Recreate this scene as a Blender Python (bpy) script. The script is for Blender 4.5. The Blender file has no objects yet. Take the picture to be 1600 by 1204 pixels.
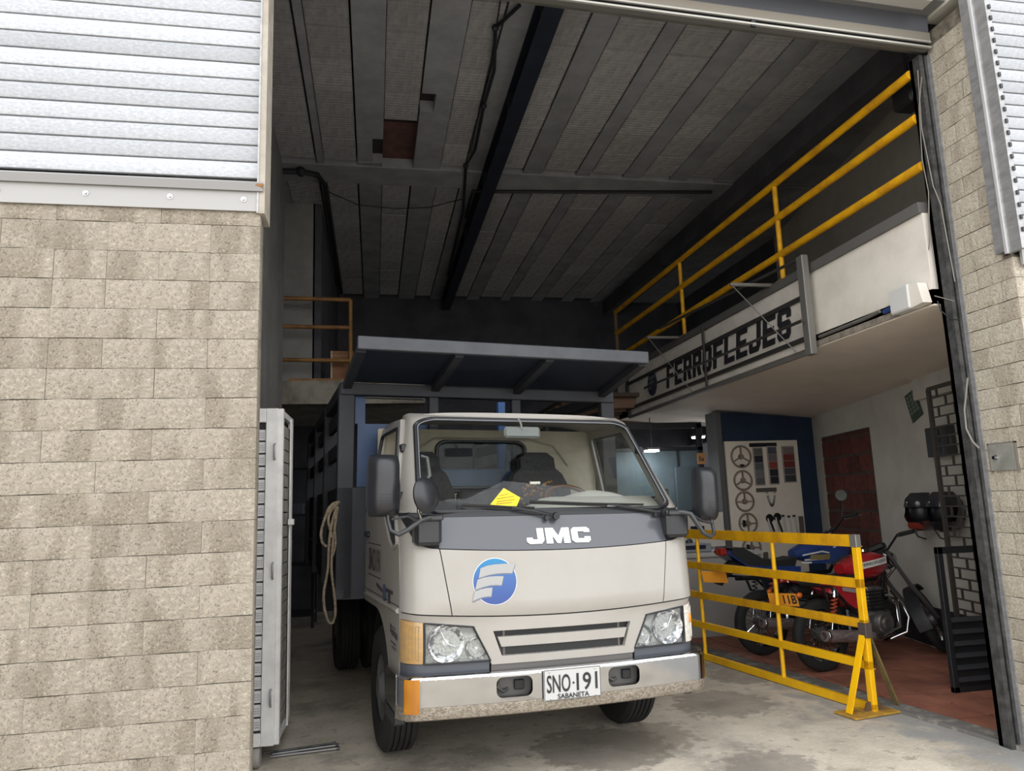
import bpy, bmesh, math, random
from math import sin, cos, pi, radians, sqrt, atan2
from mathutils import Vector as V, Matrix
random.seed(7)
S = bpy.context.scene
COL = S.collection

# ------------------------------------------------------------------ camera, sky, exposure
FPX = 1150.0
YAW, PITCH, ROLL = radians(10.828), radians(9.227), radians(-2.046)
CAM = V((0, 0, 1.5))
_f = V((sin(YAW)*cos(PITCH), cos(YAW)*cos(PITCH), sin(PITCH)))
_r0 = V((cos(YAW), -sin(YAW), 0)); _u0 = _r0.cross(_f)
CR = _r0*cos(ROLL) + _u0*sin(ROLL); CU = _u0*cos(ROLL) - _r0*sin(ROLL)
cd = bpy.data.cameras.new('camera'); cam = bpy.data.objects.new('camera', cd); COL.objects.link(cam)
cd.sensor_width = 36; cd.lens = FPX*36/1600; cd.clip_start = .05; cd.clip_end = 200
cam.matrix_world = Matrix(((CR.x, CU.x, -_f.x, CAM.x), (CR.y, CU.y, -_f.y, CAM.y), (CR.z, CU.z, -_f.z, CAM.z), (0, 0, 0, 1)))
S.camera = cam
S.view_settings.view_transform = 'Standard'; S.view_settings.look = 'None'
S.view_settings.gamma = 1; S.view_settings.use_curve_mapping = False
S.view_settings.exposure = 1.35
w = bpy.data.worlds.new('overcast_sky'); S.world = w; w.use_nodes = True
nt = w.node_tree; nt.nodes.clear()
out = nt.nodes.new('ShaderNodeOutputWorld'); bg = nt.nodes.new('ShaderNodeBackground')
tc = nt.nodes.new('ShaderNodeTexCoord'); sp = nt.nodes.new('ShaderNodeSeparateXYZ'); rmp = nt.nodes.new('ShaderNodeValToRGB')
rmp.color_ramp.elements[0].position = 0.0; rmp.color_ramp.elements[0].color = (.97, .97, .96, 1)
rmp.color_ramp.elements[1].position = 1.0; rmp.color_ramp.elements[1].color = (1.0, 1.02, 1.06, 1)
ns = nt.nodes.new('ShaderNodeTexNoise'); ns.inputs['Scale'].default_value = 2.2; ns.inputs['Detail'].default_value = 4
mx = nt.nodes.new('ShaderNodeMixRGB'); mx.blend_type = 'MULTIPLY'; mx.inputs[0].default_value = .35
nt.links.new(tc.outputs['Generated'], sp.inputs[0]); nt.links.new(sp.outputs['Z'], rmp.inputs[0])
nt.links.new(tc.outputs['Generated'], ns.inputs['Vector'])
nt.links.new(rmp.outputs[0], mx.inputs[1]); nt.links.new(ns.outputs['Fac'], mx.inputs[2])
nt.links.new(mx.outputs[0], bg.inputs[0]); bg.inputs[1].default_value = 1.5
nt.links.new(bg.outputs[0], out.inputs[0])

# ------------------------------------------------------------------ helpers
def ray(u, v): return _f + CR*((u-800)/FPX) + CU*((602-v)/FPX)
def atX(u, v, x): d = ray(u, v); return CAM + d*(x/d.x)
def atY(u, v, y): d = ray(u, v); return CAM + d*(y/d.y)
def atZ(u, v, z): d = ray(u, v); return CAM + d*((z-CAM.z)/d.z)
def lin(c):
    f = lambda x: (x/12.92 if x <= .04045 else ((x+.055)/1.055)**2.4)
    return tuple(f(x/255) for x in c)+(1,)

class MB:
    def __init__(s): s.v = []; s.f = []
    def add(s, vs, fs):
        n = len(s.v); s.v += [V(p) for p in vs]; s.f += [[i+n for i in f] for f in fs]; return s
    def box(s, x0, x1, y0, y1, z0, z1):
        vs = [(x, y, z) for x in (x0, x1) for y in (y0, y1) for z in (z0, z1)]
        return s.add(vs, [(0, 1, 3, 2), (4, 6, 7, 5), (0, 4, 5, 1), (2, 3, 7, 6), (0, 2, 6, 4), (1, 5, 7, 3)])
    def bbox(s, x0, x1, y0, y1, z0, z1, b=.006):
        # box with chamfered edges
        bm = bmesh.new(); bmesh.ops.create_cube(bm, size=1)
        for q in bm.verts: q.co = V(((x0+x1)/2+q.co.x*(x1-x0), (y0+y1)/2+q.co.y*(y1-y0), (z0+z1)/2+q.co.z*(z1-z0)))
        bmesh.ops.bevel(bm, geom=list(bm.edges), offset=b, segments=1, affect='EDGES')
        return s.bm(bm)
    def bm(s, bm):
        bm.verts.index_update(); s.add([q.co.copy() for q in bm.verts], [[q.index for q in f.verts] for f in bm.faces]); bm.free(); return s
    def bar(s, p, q, w=.04, h=None, up=(0, 0, 1)):
        p, q = V(p), V(q); h = w if h is None else h; d = (q-p).normalized(); up = V(up)
        if abs(d.dot(up)) > .98: up = V((0, 1, 0))
        a = d.cross(up).normalized(); b = a.cross(d).normalized(); vs = []
        for e in (p, q):
            for i, j in ((-1, -1), (1, -1), (1, 1), (-1, 1)): vs.append(e+a*(i*w/2)+b*(j*h/2))
        return s.add(vs, [(0, 3, 2, 1), (4, 5, 6, 7), (0, 1, 5, 4), (1, 2, 6, 5), (2, 3, 7, 6), (3, 0, 4, 7)])
    def tube(s, pts, r=.01, n=8, closed=False):
        pts = [V(p) for p in pts]; m = len(pts); rr = r if isinstance(r, (list, tuple)) else [r]*m
        vs = []; a = None
        for i, p in enumerate(pts):
            if closed: d = pts[(i+1) % m]-pts[i-1]
            else: d = pts[min(i+1, m-1)]-pts[max(i-1, 0)]
            d.normalize()
            if a is None:
                a = d.cross(V((0, 0, 1)));
                if a.length < .05: a = d.cross(V((0, 1, 0)))
            a = (a-d*a.dot(d)).normalized(); b = d.cross(a)
            for k in range(n): t = 2*pi*k/n; vs.append(p+(a*cos(t)+b*sin(t))*rr[i])
        fs = [(i*n+k, i*n+(k+1) % n, (i+1) % m*n+(k+1) % n, (i+1) % m*n+k) for i in range(m if closed else m-1) for k in range(n)]
        if not closed: fs += [tuple(range(n))[::-1], tuple((m-1)*n+k for k in range(n))]
        return s.add(vs, fs)
    def lathe(s, prof, o=(0, 0, 0), ax=(1, 0, 0), n=24, arc=None):
        # prof: (radius, distance along axis) closed end to end when radius 0
        o = V(o); ax = V(ax).normalized(); a = ax.cross(V((0, 0, 1)))
        if a.length < .05: a = ax.cross(V((0, 1, 0)))
        a.normalize(); b = ax.cross(a); vs = []
        m = len(prof)
        for k in range(n):
            t = 2*pi*k/n
            for r, h in prof: vs.append(o+ax*h+(a*cos(t)+b*sin(t))*max(r, 1e-4))
        fs = [(k*m+i, k*m+i+1, (k+1) % n*m+i+1, (k+1) % n*m+i) for k in range(n) for i in range(m-1)]
        return s.add(vs, fs)
    def prism(s, poly, d):
        n = len(poly); d = V(d); poly = [V(p) for p in poly]
        return s.add(poly+[p+d for p in poly], [tuple(range(n))[::-1], tuple(range(n, 2*n))]+[(i, (i+1) % n, n+(i+1) % n, n+i) for i in range(n)])
    def sheet(s, g, d):
        # grid g[row][col] of points, solid by displacement d (vector or function)
        R, Cn = len(g), len(g[0]); d_ = d if callable(d) else (lambda p: V(d))
        vs = [V(p) for r in g for p in r]; vs += [p+d_(p) for p in vs]; N = R*Cn; fs = []
        for i in range(R-1):
            for j in range(Cn-1):
                q = (i*Cn+j, i*Cn+j+1, (i+1)*Cn+j+1, (i+1)*Cn+j); fs.append(q); fs.append(tuple(N+k for k in q[::-1]))
        ed = [(j, j+1) for j in range(Cn-1)]+[(i*Cn+Cn-1, (i+1)*Cn+Cn-1) for i in range(R-1)]+[((R-1)*Cn+j+1, (R-1)*Cn+j) for j in range(Cn-1)]+[((i+1)*Cn, i*Cn) for i in range(R-1)]
        fs += [(b, a, N+a, N+b) for a, b in ed]
        return s.add(vs, fs)
    def sphere(s, c, r, nu=14, nv=8):
        r = V((r, r, r)) if not isinstance(r, (tuple, list, V)) else V(r); c = V(c)
        bm = bmesh.new(); bmesh.ops.create_uvsphere(bm, u_segments=nu, v_segments=nv, radius=1)
        for q in bm.verts: q.co = c+V((q.co.x*r.x, q.co.y*r.y, q.co.z*r.z))
        return s.bm(bm)
    def xf(s, M): s.v = [M @ p for p in s.v]; return s
    def mesh(s, name, mat, smooth=None):
        me = bpy.data.meshes.new(name); me.from_pydata([tuple(p) for p in s.v], [], s.f)
        bm = bmesh.new(); bm.from_mesh(me); bmesh.ops.recalc_face_normals(bm, faces=bm.faces); bm.to_mesh(me); bm.free()
        if mat: me.materials.append(mat)
        if smooth is not None:
            me.polygons.foreach_set('use_smooth', [True]*len(me.polygons)); me.set_sharp_from_angle(angle=radians(smooth))
        me.update(); return me
    def build(s, name, mat, parent=None, smooth=None, loc=None):
        o = bpy.data.objects.new(name, s.mesh(name, mat, smooth)); COL.objects.link(o)
        if parent: o.parent = parent
        if loc is not None: o.location = loc
        return o

def tag(o, label=None, cat=None, group=None, kind=None):
    for k, x in (('label', label), ('category', cat), ('group', group), ('kind', kind)):
        if x: o[k] = x
    return o
def thing(name, label, cat, loc=(0, 0, 0), rz=0, group=None):
    o = bpy.data.objects.new(name, None); o.empty_display_size = .1; COL.objects.link(o)
    o.location = loc; o.rotation_euler = (0, 0, rz); return tag(o, label, cat, group)
def root(name, kind='structure', loc=(0, 0, 0)):
    o = bpy.data.objects.new(name, None); COL.objects.link(o); o.location = loc; o['kind'] = kind; return o
def link_copy(me, name, parent, loc=(0, 0, 0), rot=(0, 0, 0), sc=(1, 1, 1)):
    o = bpy.data.objects.new(name, me); COL.objects.link(o); o.parent = parent; o.location = loc; o.rotation_euler = rot; o.scale = sc; return o

def text_pts(txt, bold=0.0, shear=0.0, spacing=1.0):
    c = bpy.data.curves.new('t', 'FONT'); c.body = txt; c.size = 1; c.offset = bold; c.shear = shear; c.space_character = spacing; c.resolution_u = 3
    o = bpy.data.objects.new('t', c); COL.objects.link(o)
    dg = bpy.context.evaluated_depsgraph_get(); me = o.evaluated_get(dg).to_mesh()
    vs = [q.co.copy() for q in me.vertices]; fs = [list(p.vertices) for p in me.polygons]
    o.evaluated_get(dg).to_mesh_clear(); bpy.data.objects.remove(o); bpy.data.curves.remove(c)
    x0 = min(p.x for p in vs); x1 = max(p.x for p in vs); y0 = min(p.y for p in vs); y1 = max(p.y for p in vs)
    return [((p.x-x0)/(x1-x0), (p.y-y0)/(y1-y0)) for p in vs], fs
def text(mb, txt, fn, bold=0.0, shear=0.0, spacing=1.0):
    # fn maps (0..1, 0..1) across the text's box to a point
    pts, fs = text_pts(txt, bold, shear, spacing); return mb.add([fn(*p) for p in pts], fs)

# ------------------------------------------------------------------ materials
MATS = {}
def mat(name, col, rough=.6, metal=0, col2=None, scale=8, detail=4, bump=0, bscale=40, lo=.4, hi=.65, spec=None, coat=0, stretch=None, objcoord=True, emit=None):
    if name in MATS: return MATS[name]
    m = bpy.data.materials.new(name); MATS[name] = m; m.use_nodes = True; n = m.node_tree; N = n.nodes; L = n.links; p = N['Principled BSDF']
    p.inputs['Roughness'].default_value = rough; p.inputs['Metallic'].default_value = metal
    p.inputs['Coat Weight'].default_value = coat
    if spec is not None: p.inputs['Specular IOR Level'].default_value = spec
    c = lin(col); p.inputs['Base Color'].default_value = c
    t = N.new('ShaderNodeTexCoord'); src = t.outputs['Object']
    if stretch:
        mp = N.new('ShaderNodeMapping'); mp.inputs['Scale'].default_value = stretch; L.new(src, mp.inputs[0]); src = mp.outputs[0]
    if col2:
        nz = N.new('ShaderNodeTexNoise'); nz.inputs['Scale'].default_value = scale; nz.inputs['Detail'].default_value = detail; nz.inputs['Roughness'].default_value = .65
        L.new(src, nz.inputs['Vector']); r = N.new('ShaderNodeValToRGB'); r.color_ramp.elements[0].position = lo; r.color_ramp.elements[1].position = hi
        r.color_ramp.elements[0].color = c; r.color_ramp.elements[1].color = lin(col2); L.new(nz.outputs['Fac'], r.inputs[0]); L.new(r.outputs[0], p.inputs['Base Color'])
    if bump:
        nb = N.new('ShaderNodeTexNoise'); nb.inputs['Scale'].default_value = bscale; nb.inputs['Detail'].default_value = 5; L.new(src, nb.inputs['Vector'])
        bp = N.new('ShaderNodeBump'); bp.inputs['Strength'].default_value = bump; bp.inputs['Distance'].default_value = .01
        L.new(nb.outputs['Fac'], bp.inputs['Height']); L.new(bp.outputs[0], p.inputs['Normal'])
    if emit: p.inputs['Emission Color'].default_value = lin(col); p.inputs['Emission Strength'].default_value = emit
    return m
def rnd_tint(m, amount=.25, stain=None, per_axis=None):
    """per-object brightness variation from the object's random number"""
    n = m.node_tree; N = n.nodes; L = n.links; p = N['Principled BSDF']; oi = N.new('ShaderNodeObjectInfo')
    mr = N.new('ShaderNodeMapRange'); mr.inputs['To Min'].default_value = 1-amount; mr.inputs['To Max'].default_value = 1+amount*.4; L.new(oi.outputs['Random'], mr.inputs['Value'])
    mu = N.new('ShaderNodeMixRGB'); mu.blend_type = 'MULTIPLY'; mu.inputs[0].default_value = 1
    if p.inputs['Base Color'].is_linked: L.new(p.inputs['Base Color'].links[0].from_socket, mu.inputs[1])
    else: mu.inputs[1].default_value = p.inputs['Base Color'].default_value
    L.new(mr.outputs[0], mu.inputs[2]); L.new(mu.outputs[0], p.inputs['Base Color']); return m
def block_mat(name, col, stain):
    """split-face concrete block: aggregate speckle, two darker vertical damp bands per block"""
    m = mat(name, col, .9, col2=tuple(int(x*.9) for x in col), scale=55, detail=6, bump=.6, bscale=70, lo=.42, hi=.6)
    n = m.node_tree; N = n.nodes; L = n.links; p = N['Principled BSDF']; base = p.inputs['Base Color'].links[0].from_socket
    t = N.new('ShaderNodeTexCoord'); oi = N.new('ShaderNodeObjectInfo'); ad = N.new('ShaderNodeVectorMath'); ad.operation = 'ADD'
    mp = N.new('ShaderNodeMapping'); mp.inputs['Scale'].default_value = (4.6, 4.6, .9)
    cb = N.new('ShaderNodeMath'); cb.operation = 'MULTIPLY'; cb.inputs[1].default_value = 40; L.new(oi.outputs['Random'], cb.inputs[0])
    L.new(t.outputs['Object'], mp.inputs[0]); L.new(mp.outputs[0], ad.inputs[0]); L.new(cb.outputs[0], ad.inputs[1])
    nz = N.new('ShaderNodeTexNoise'); nz.inputs['Scale'].default_value = 1.6; nz.inputs['Detail'].default_value = 1.5; L.new(ad.outputs[0], nz.inputs['Vector'])
    r = N.new('ShaderNodeValToRGB'); r.color_ramp.elements[0].position = .50; r.color_ramp.elements[1].position = .60
    r.color_ramp.elements[0].color = (0, 0, 0, 1); r.color_ramp.elements[1].color = (.85, .85, .85, 1); L.new(nz.outputs['Fac'], r.inputs[0])
    mu = N.new('ShaderNodeMixRGB'); L.new(r.outputs[0], mu.inputs[0]); L.new(base, mu.inputs[1]); mu.inputs[2].default_value = lin(stain)
    # pale and dark grit
    n2 = N.new('ShaderNodeTexNoise'); n2.inputs['Scale'].default_value = 110; n2.inputs['Detail'].default_value = 2; L.new(t.outputs['Object'], n2.inputs['Vector'])
    r2 = N.new('ShaderNodeValToRGB'); e = r2.color_ramp.elements; e[0].position = .33; e[0].color = (.4, .38, .35, 1); e[1].position = .41; e[1].color = (1, 1, 1, 1)
    e2 = e.new(.60); e2.color = (1, 1, 1, 1); e3 = e.new(.68); e3.color = (1.6, 1.6, 1.56, 1); L.new(n2.outputs['Fac'], r2.inputs[0])
    m2 = N.new('ShaderNodeMixRGB'); m2.blend_type = 'MULTIPLY'; m2.inputs[0].default_value = .8; L.new(mu.outputs[0], m2.inputs[1]); L.new(r2.outputs[0], m2.inputs[2])
    L.new(m2.outputs[0], p.inputs['Base Color']); return rnd_tint(m, .05)
def glass(name, tint=(.8, .85, .83), ior=1.45):
    m = bpy.data.materials.new(name); m.use_nodes = True; n = m.node_tree; N = n.nodes; L = n.links; N.clear()
    o = N.new('ShaderNodeOutputMaterial'); mxs = N.new('ShaderNodeMixShader'); tr = N.new('ShaderNodeBsdfTransparent'); gl = N.new('ShaderNodeBsdfGlossy')
    tr.inputs[0].default_value = (*tint, 1); gl.inputs['Roughness'].default_value = .02; lw = N.new('ShaderNodeLayerWeight'); lw.inputs[0].default_value = .5
    pw_ = N.new('ShaderNodeMath'); pw_.operation = 'POWER'; L.new(lw.outputs['Facing'], pw_.inputs[0]); pw_.inputs[1].default_value = 4
    fr = N.new('ShaderNodeMath'); fr.operation = 'MULTIPLY_ADD'; L.new(pw_.outputs[0], fr.inputs[0]); fr.inputs[1].default_value = .7; fr.inputs[2].default_value = ((ior-1)/(ior+1))**2
    L.new(fr.outputs[0], mxs.inputs[0]); L.new(tr.outputs[0], mxs.inputs[1]); L.new(gl.outputs[0], mxs.inputs[2]); L.new(mxs.outputs[0], o.inputs[0]); return m

BLOCK = block_mat('split_face_block', (147, 139, 126), (120, 112, 99))
BLOCK_BRIGHTENED = block_mat('pillar_block_brightened', (176, 168, 153), (150, 141, 127))  # facade block with its colour lightened to offset dimmer light on the reveal
MORTAR = mat('mortar', (118, 111, 99), .95, col2=(84, 78, 69), scale=20, bump=.4)
GALV = mat('galvanised_slat', (150, 153, 158), .5, .35, col2=(174, 175, 177), scale=90, detail=3, stretch=(.5, 1, 1), lo=.35, hi=.7); rnd_tint(GALV, .22)
ALU = mat('aluminium_trim', (160, 160, 161), .4, .45, col2=(138, 138, 139), scale=6, stretch=(.3, 1, 3))
STEELD = mat('dark_guide_steel', (92, 92, 92), .5, .5, col2=(60, 60, 60), scale=14)
CONC = mat('concrete_floor', (196, 186, 170), .85, col2=(172, 163, 148), scale=3.5, detail=8, bump=.5, bscale=45, lo=.38, hi=.66)
PLASTER = mat('white_plaster', (222, 216, 206), .85, col2=(206, 200, 190), scale=2.2, detail=6, bump=.15, bscale=20)
SOFFIT = mat('painted_soffit', (222, 211, 198), .9, col2=(212, 202, 190), scale=1.5, bump=.1)
PLASTER_R = mat('grey_white_wall', (190, 187, 178), .9, col2=(176, 172, 163), scale=2, detail=5, bump=.15, bscale=18)
DARKWALL = mat('dark_grey_wall', (84, 84, 90), .95, col2=(66, 67, 74), scale=2, detail=6)  # dark grey base for the inner side and rear walls
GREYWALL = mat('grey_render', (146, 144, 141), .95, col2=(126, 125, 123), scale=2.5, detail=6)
TILEC = mat('clay_pot_tile', (166, 165, 166), .95, col2=(144, 144, 146), scale=5, detail=5); rnd_tint(TILEC, .12)
JOIST = mat('concrete_joist', (154, 156, 160), .95, col2=(134, 136, 140), scale=3, detail=6); rnd_tint(JOIST, .12)
BRICKIN = mat('red_infill', (112, 76, 72), .95, col2=(84, 62, 60), scale=6)
NAVY = mat('navy_steel', (34, 40, 54), .55, .1, col2=(26, 30, 42), scale=5)
YEL = mat('yellow_paint', (242, 186, 10), .45, col2=(222, 160, 16), scale=5, detail=7, lo=.45, hi=.75)
YELW = mat('worn_yellow_paint', (228, 170, 14), .5, col2=(186, 130, 26), scale=5, detail=8, lo=.42, hi=.7)
BLACK = mat('black_plastic', (24, 25, 28), .45)
BLACKM = mat('satin_black_moulding', (34, 35, 39), .33, bump=.05, bscale=300)
RUBBER = mat('rubber', (26, 26, 27), .8, col2=(34, 33, 32), scale=12)
CHROME = mat('chrome', (184, 185, 187), .09, 1)
WHITE = mat('white_truck_paint', (155, 151, 145), .38, coat=.2, col2=(148, 144, 137), scale=1.5, detail=5)
TERRA = mat('terracotta_tile', (176, 116, 94), .55, col2=(142, 92, 76), scale=4, detail=6, bump=.1); rnd_tint(TERRA, .18)
GROUT = mat('grout', (84, 66, 56), .95)

# ------------------------------------------------------------------ the setting
YF, YI, XJ, XL = 3.47, 3.95, 3.70, -.52
XP = 3.60                      # mezzanine parapet face
# floor: concrete slab inside and the apron outside
def floor_stains_shade():
    m = CONC; n = m.node_tree; N = n.nodes; L = n.links; p = N['Principled BSDF']; base = p.inputs['Base Color'].links[0].from_socket
    t = N.new('ShaderNodeTexCoord')
    def spots(scale, lo, hi, col, seed, prev):
        mp = N.new('ShaderNodeMapping'); mp.inputs['Location'].default_value = (seed, seed*.7, 0); L.new(t.outputs['Object'], mp.inputs[0])
        nz = N.new('ShaderNodeTexNoise'); nz.inputs['Scale'].default_value = scale; nz.inputs['Detail'].default_value = 7; nz.inputs['Roughness'].default_value = .6; L.new(mp.outputs[0], nz.inputs['Vector'])
        r = N.new('ShaderNodeValToRGB'); r.color_ramp.elements[0].position = lo; r.color_ramp.elements[1].position = hi
        r.color_ramp.elements[0].color = (0, 0, 0, 1); r.color_ramp.elements[1].color = (.8, .8, .8, 1); L.new(nz.outputs['Fac'], r.inputs[0])
        mu = N.new('ShaderNodeMixRGB'); L.new(r.outputs[0], mu.inputs[0]); L.new(prev, mu.inputs[1]); mu.inputs[2].default_value = lin(col); return mu.outputs[0]
    s = spots(1.1, .53, .62, (138, 132, 121), 3.1, base); s = spots(9, .58, .66, (146, 138, 125), 8.3, s); s = spots(30, .60, .7, (214, 205, 190), 1.7, s); s = spots(70, .60, .68, (120, 113, 102), 5.2, s)
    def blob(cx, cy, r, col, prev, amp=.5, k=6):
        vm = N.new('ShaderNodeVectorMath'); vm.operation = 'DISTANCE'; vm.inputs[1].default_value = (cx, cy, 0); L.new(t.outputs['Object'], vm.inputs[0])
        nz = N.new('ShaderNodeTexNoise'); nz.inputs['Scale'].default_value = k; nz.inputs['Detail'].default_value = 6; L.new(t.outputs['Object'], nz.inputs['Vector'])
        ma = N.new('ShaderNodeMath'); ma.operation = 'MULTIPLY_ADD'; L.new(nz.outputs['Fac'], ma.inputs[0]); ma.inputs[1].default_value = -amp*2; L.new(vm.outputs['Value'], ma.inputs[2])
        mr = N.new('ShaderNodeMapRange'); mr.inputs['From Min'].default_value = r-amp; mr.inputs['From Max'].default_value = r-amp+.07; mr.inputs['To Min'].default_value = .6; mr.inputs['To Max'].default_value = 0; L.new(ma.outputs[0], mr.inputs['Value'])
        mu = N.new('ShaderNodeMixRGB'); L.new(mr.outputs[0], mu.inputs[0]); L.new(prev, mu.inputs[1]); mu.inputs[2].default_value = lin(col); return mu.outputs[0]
    # worn grey cement along the tiled bay
    sx = N.new('ShaderNodeSeparateXYZ'); L.new(t.outputs['Object'], sx.inputs[0])
    ex = N.new('ShaderNodeMath'); ex.operation = 'MULTIPLY_ADD'; L.new(sx.outputs['Y'], ex.inputs[0]); ex.inputs[1].default_value = .1515; L.new(sx.outputs['X'], ex.inputs[2])   # distance from the tile edge
    nz = N.new('ShaderNodeTexNoise'); nz.inputs['Scale'].default_value = 5; nz.inputs['Detail'].default_value = 7; L.new(t.outputs['Object'], nz.inputs['Vector'])
    ad = N.new('ShaderNodeMath'); ad.operation = 'MULTIPLY_ADD'; L.new(nz.outputs['Fac'], ad.inputs[0]); ad.inputs[1].default_value = 1.1; L.new(ex.outputs[0], ad.inputs[2])
    mr = N.new('ShaderNodeMapRange'); mr.inputs['From Min'].default_value = 4.42; mr.inputs['From Max'].default_value = 4.62; mr.inputs['To Max'].default_value = .8; L.new(ad.outputs[0], mr.inputs['Value'])
    mu = N.new('ShaderNodeMixRGB'); L.new(mr.outputs[0], mu.inputs[0]); L.new(s, mu.inputs[1]); mu.inputs[2].default_value = lin((142, 143, 142)); s = mu.outputs[0]
    for (u, v, r, c) in ((1128, 1098, .16, (122, 115, 104)), (1160, 1055, .10, (128, 121, 110)), (940, 1168, .22, (104, 98, 90)), (1205, 1195, .06, (110, 104, 96)), (1010, 1150, .12, (130, 122, 110))):  # oil stains, plus truck shadow painted in as dark blobs under the bumper
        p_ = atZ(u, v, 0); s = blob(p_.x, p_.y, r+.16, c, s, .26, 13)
    L.new(s, p.inputs['Base Color'])
floor_stains_shade()
fl = MB().add([(-25, -25, 0), (25, -25, 0), (25, 13.4, 0), (-25, 13.4, 0)], [(0, 1, 2, 3)])
fl.box(-25, 25, -25, 13.4, -.3, -.001)
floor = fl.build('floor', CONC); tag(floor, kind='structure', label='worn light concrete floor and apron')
# terracotta tiled bay on the right
E0, E1 = V((3.80, 3.6, 0)), V((3.30, 6.9, 0))
def edge_x(y): return E0.x+(y-E0.y)*(E1.x-E0.x)/(E1.y-E0.y)
tf = root('floor_tiled'); tag(tf, 'terracotta tile floor of the right bay')
MB().prism([(edge_x(3.96)+.0, 3.96, .002), (5.6, 3.96, .002), (5.75, 8.85, .002), (edge_x(8.85), 8.85, .002)], (0, 0, .012)).build('grout_bed', GROUT, tf)
TS = .33; tr = radians(3)
ca, sa = cos(tr), sin(tr)
for i in range(-4, 12):
    for j in range(-2, 17):
        cx = 3.875+(i*TS)*ca-(j*TS)*sa-.0; cy = 4.0+(i*TS)*sa+(j*TS)*ca
        x0, x1 = cx-TS/2+.006, cx+TS/2-.006; y0, y1 = cy-TS/2+.006, cy+TS/2-.006
        x0 = max(x0, edge_x(cy)+.07); 
        y0 = max(y0, 3.97); x1 = min(x1, 4.86+(cy-4.5)*.2055-.02)
        if x1-x0 < .03 or y1-y0 < .03 or y1 > 8.86: continue
        dz = random.uniform(0, .002)
        MB().box(x0, x1, y0, y1, .012, .019+dz).build('tile', TERRA, tf)
MB().prism([(edge_x(3.6)-.09, 3.6, .001), (edge_x(3.6)+.06, 3.6, .001), (edge_x(8.8)+.06, 8.8, .001), (edge_x(8.8)-.09, 8.8, .001)], (0, 0, .022)).build('trim_1', mat('kerb_cement', (110, 108, 104), .9, col2=(150, 144, 134), scale=9, detail=7, lo=.5, hi=.62)); tag(bpy.data.objects['trim_1'], kind='structure')

# --- left facade wall of split-face blocks with the shuttered bay above
CH = .1363; BL = .44; ZT = 2.93
wl = root('wall_left'); tag(wl, 'split-face concrete block wall left of the doorway')
MB().box(-3.0, XL-.004, YF+.012, YF+.12, 0, ZT).build('mortar_bed', MORTAR, wl)
MB().box(-7, -3.0, YF, YF+.12, 0, 6).box(-3.0, XL, YF+.14, YF+.2, ZT, 6).box(-3.0, XL, YF+.0, YF+.2, 4.62, 6).build('plain_wall', PLASTER_R, wl)
def rough_block(mb, x0, x1, z0, z1, y, dep, face='y', seed=0):
    """block with a slightly bulged, chipped front face"""
    R = random.Random(seed); nx = max(2, int((x1-x0)/.055)); g = []
    for k in range(5):
        row = []
        for i in range(nx+1):
            a, c = i/nx, k/4; e = min(a, 1-a)*(x1-x0); ez = min(c, 1-c)*(z1-z0)
            b = .004*min(1, e/.012)*min(1, ez/.012)+R.uniform(0, .0022)
            jx = R.uniform(-.001, .001) if 0 < i < nx else 0; jz = R.uniform(-.0022, .0010) if k in (0, 4) else R.uniform(-.004, .004)
            row.append((x0+(x1-x0)*a+jx, y-b, z0+(z1-z0)*c+jz))
        g.append(row)
    mb.sheet(g, (0, dep, 0)); return mb
nrow = int(ZT/CH)+1
for r in range(nrow):
    z1 = ZT-.004-r*CH+.005; z1 = 2.842+CH-r*CH; z0 = z1-CH
    if z1 < .02: break
    z1 = min(z1, ZT); z0 = max(z0, .0)
    off = 0 if r % 2 == 0 else BL/2
    xs = [XL]; x = XL-(BL-off if off else BL)
    while x > -3.05: xs.append(x); x -= BL
    xs.append(-3.0)
    for k in range(len(xs)-1):
        xa, xb = xs[k+1], xs[k]
        if xb-xa < .02: continue
        halves = [(xa, xb)]
        if random.random() < .14 and xb-xa > .3: halves = [(xa, (xa+xb)/2), ((xa+xb)/2, xb)]
        for (a, b) in halves:
            g = .0004 if random.random() < .7 else .0014
            mb = MB(); rough_block(mb, a+g-(a+b)/2, b-g-(a+b)/2, .0012, z1-z0-.0012, 0, .05, seed=r*50+k)
            mb.build('block', BLOCK, wl, loc=((a+b)/2, YF+random.uniform(-.0015, .0015), z0))
# left shutter
def shutter(name, label, x0, x1, y, zb, pitch, n, parts_from=0):
    t = thing(name, label, 'shutter', (0, y, zb))
    g = []
    prof = [(.001, 0), (.0075, .003), (.0095, .010), (.0105, pitch*.5), (.0095, pitch-.013), (.0075, pitch-.006), (-.004, pitch-.0045), (-.004, pitch)]
    mb = MB().sheet([[(x0, -d, z) for d, z in prof], [(x1, -d, z) for d, z in prof]], (0, .006, 0)); me = mb.mesh('slat', GALV, 40)
    for k in range(n): link_copy(me, 'slat', t, (0, 0, k*pitch))
    MB().bbox(x0, x1, -.012, .012, -.05, -.012, .006).build('bottom_bar', mat('shutter_bar', (150, 150, 150), .35, .6), t, 40)
    return t
SL = shutter('roller_shutter', 'galvanised roller shutter above the left block wall', -2.9, XL-.02, YF+.05, 3.10, .0865, 17)
s1 = thing('shutter_sill', 'white painted metal sill with bolts under the left roller shutter', 'sill', (0, YF, 2.93))
MB().box(-3, XL+.012, -.03, .11, .105, .118).box(-3, XL+.012, -.032, -.026, .075, .118).build('channel', mat('sill_channel', (120, 118, 116), .5, .2), s1)
MB().box(-3, XL+.008, -.018, -.01, -.02, .078).build('flange', mat('sill_white', (150, 149, 148), .5), s1)
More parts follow.
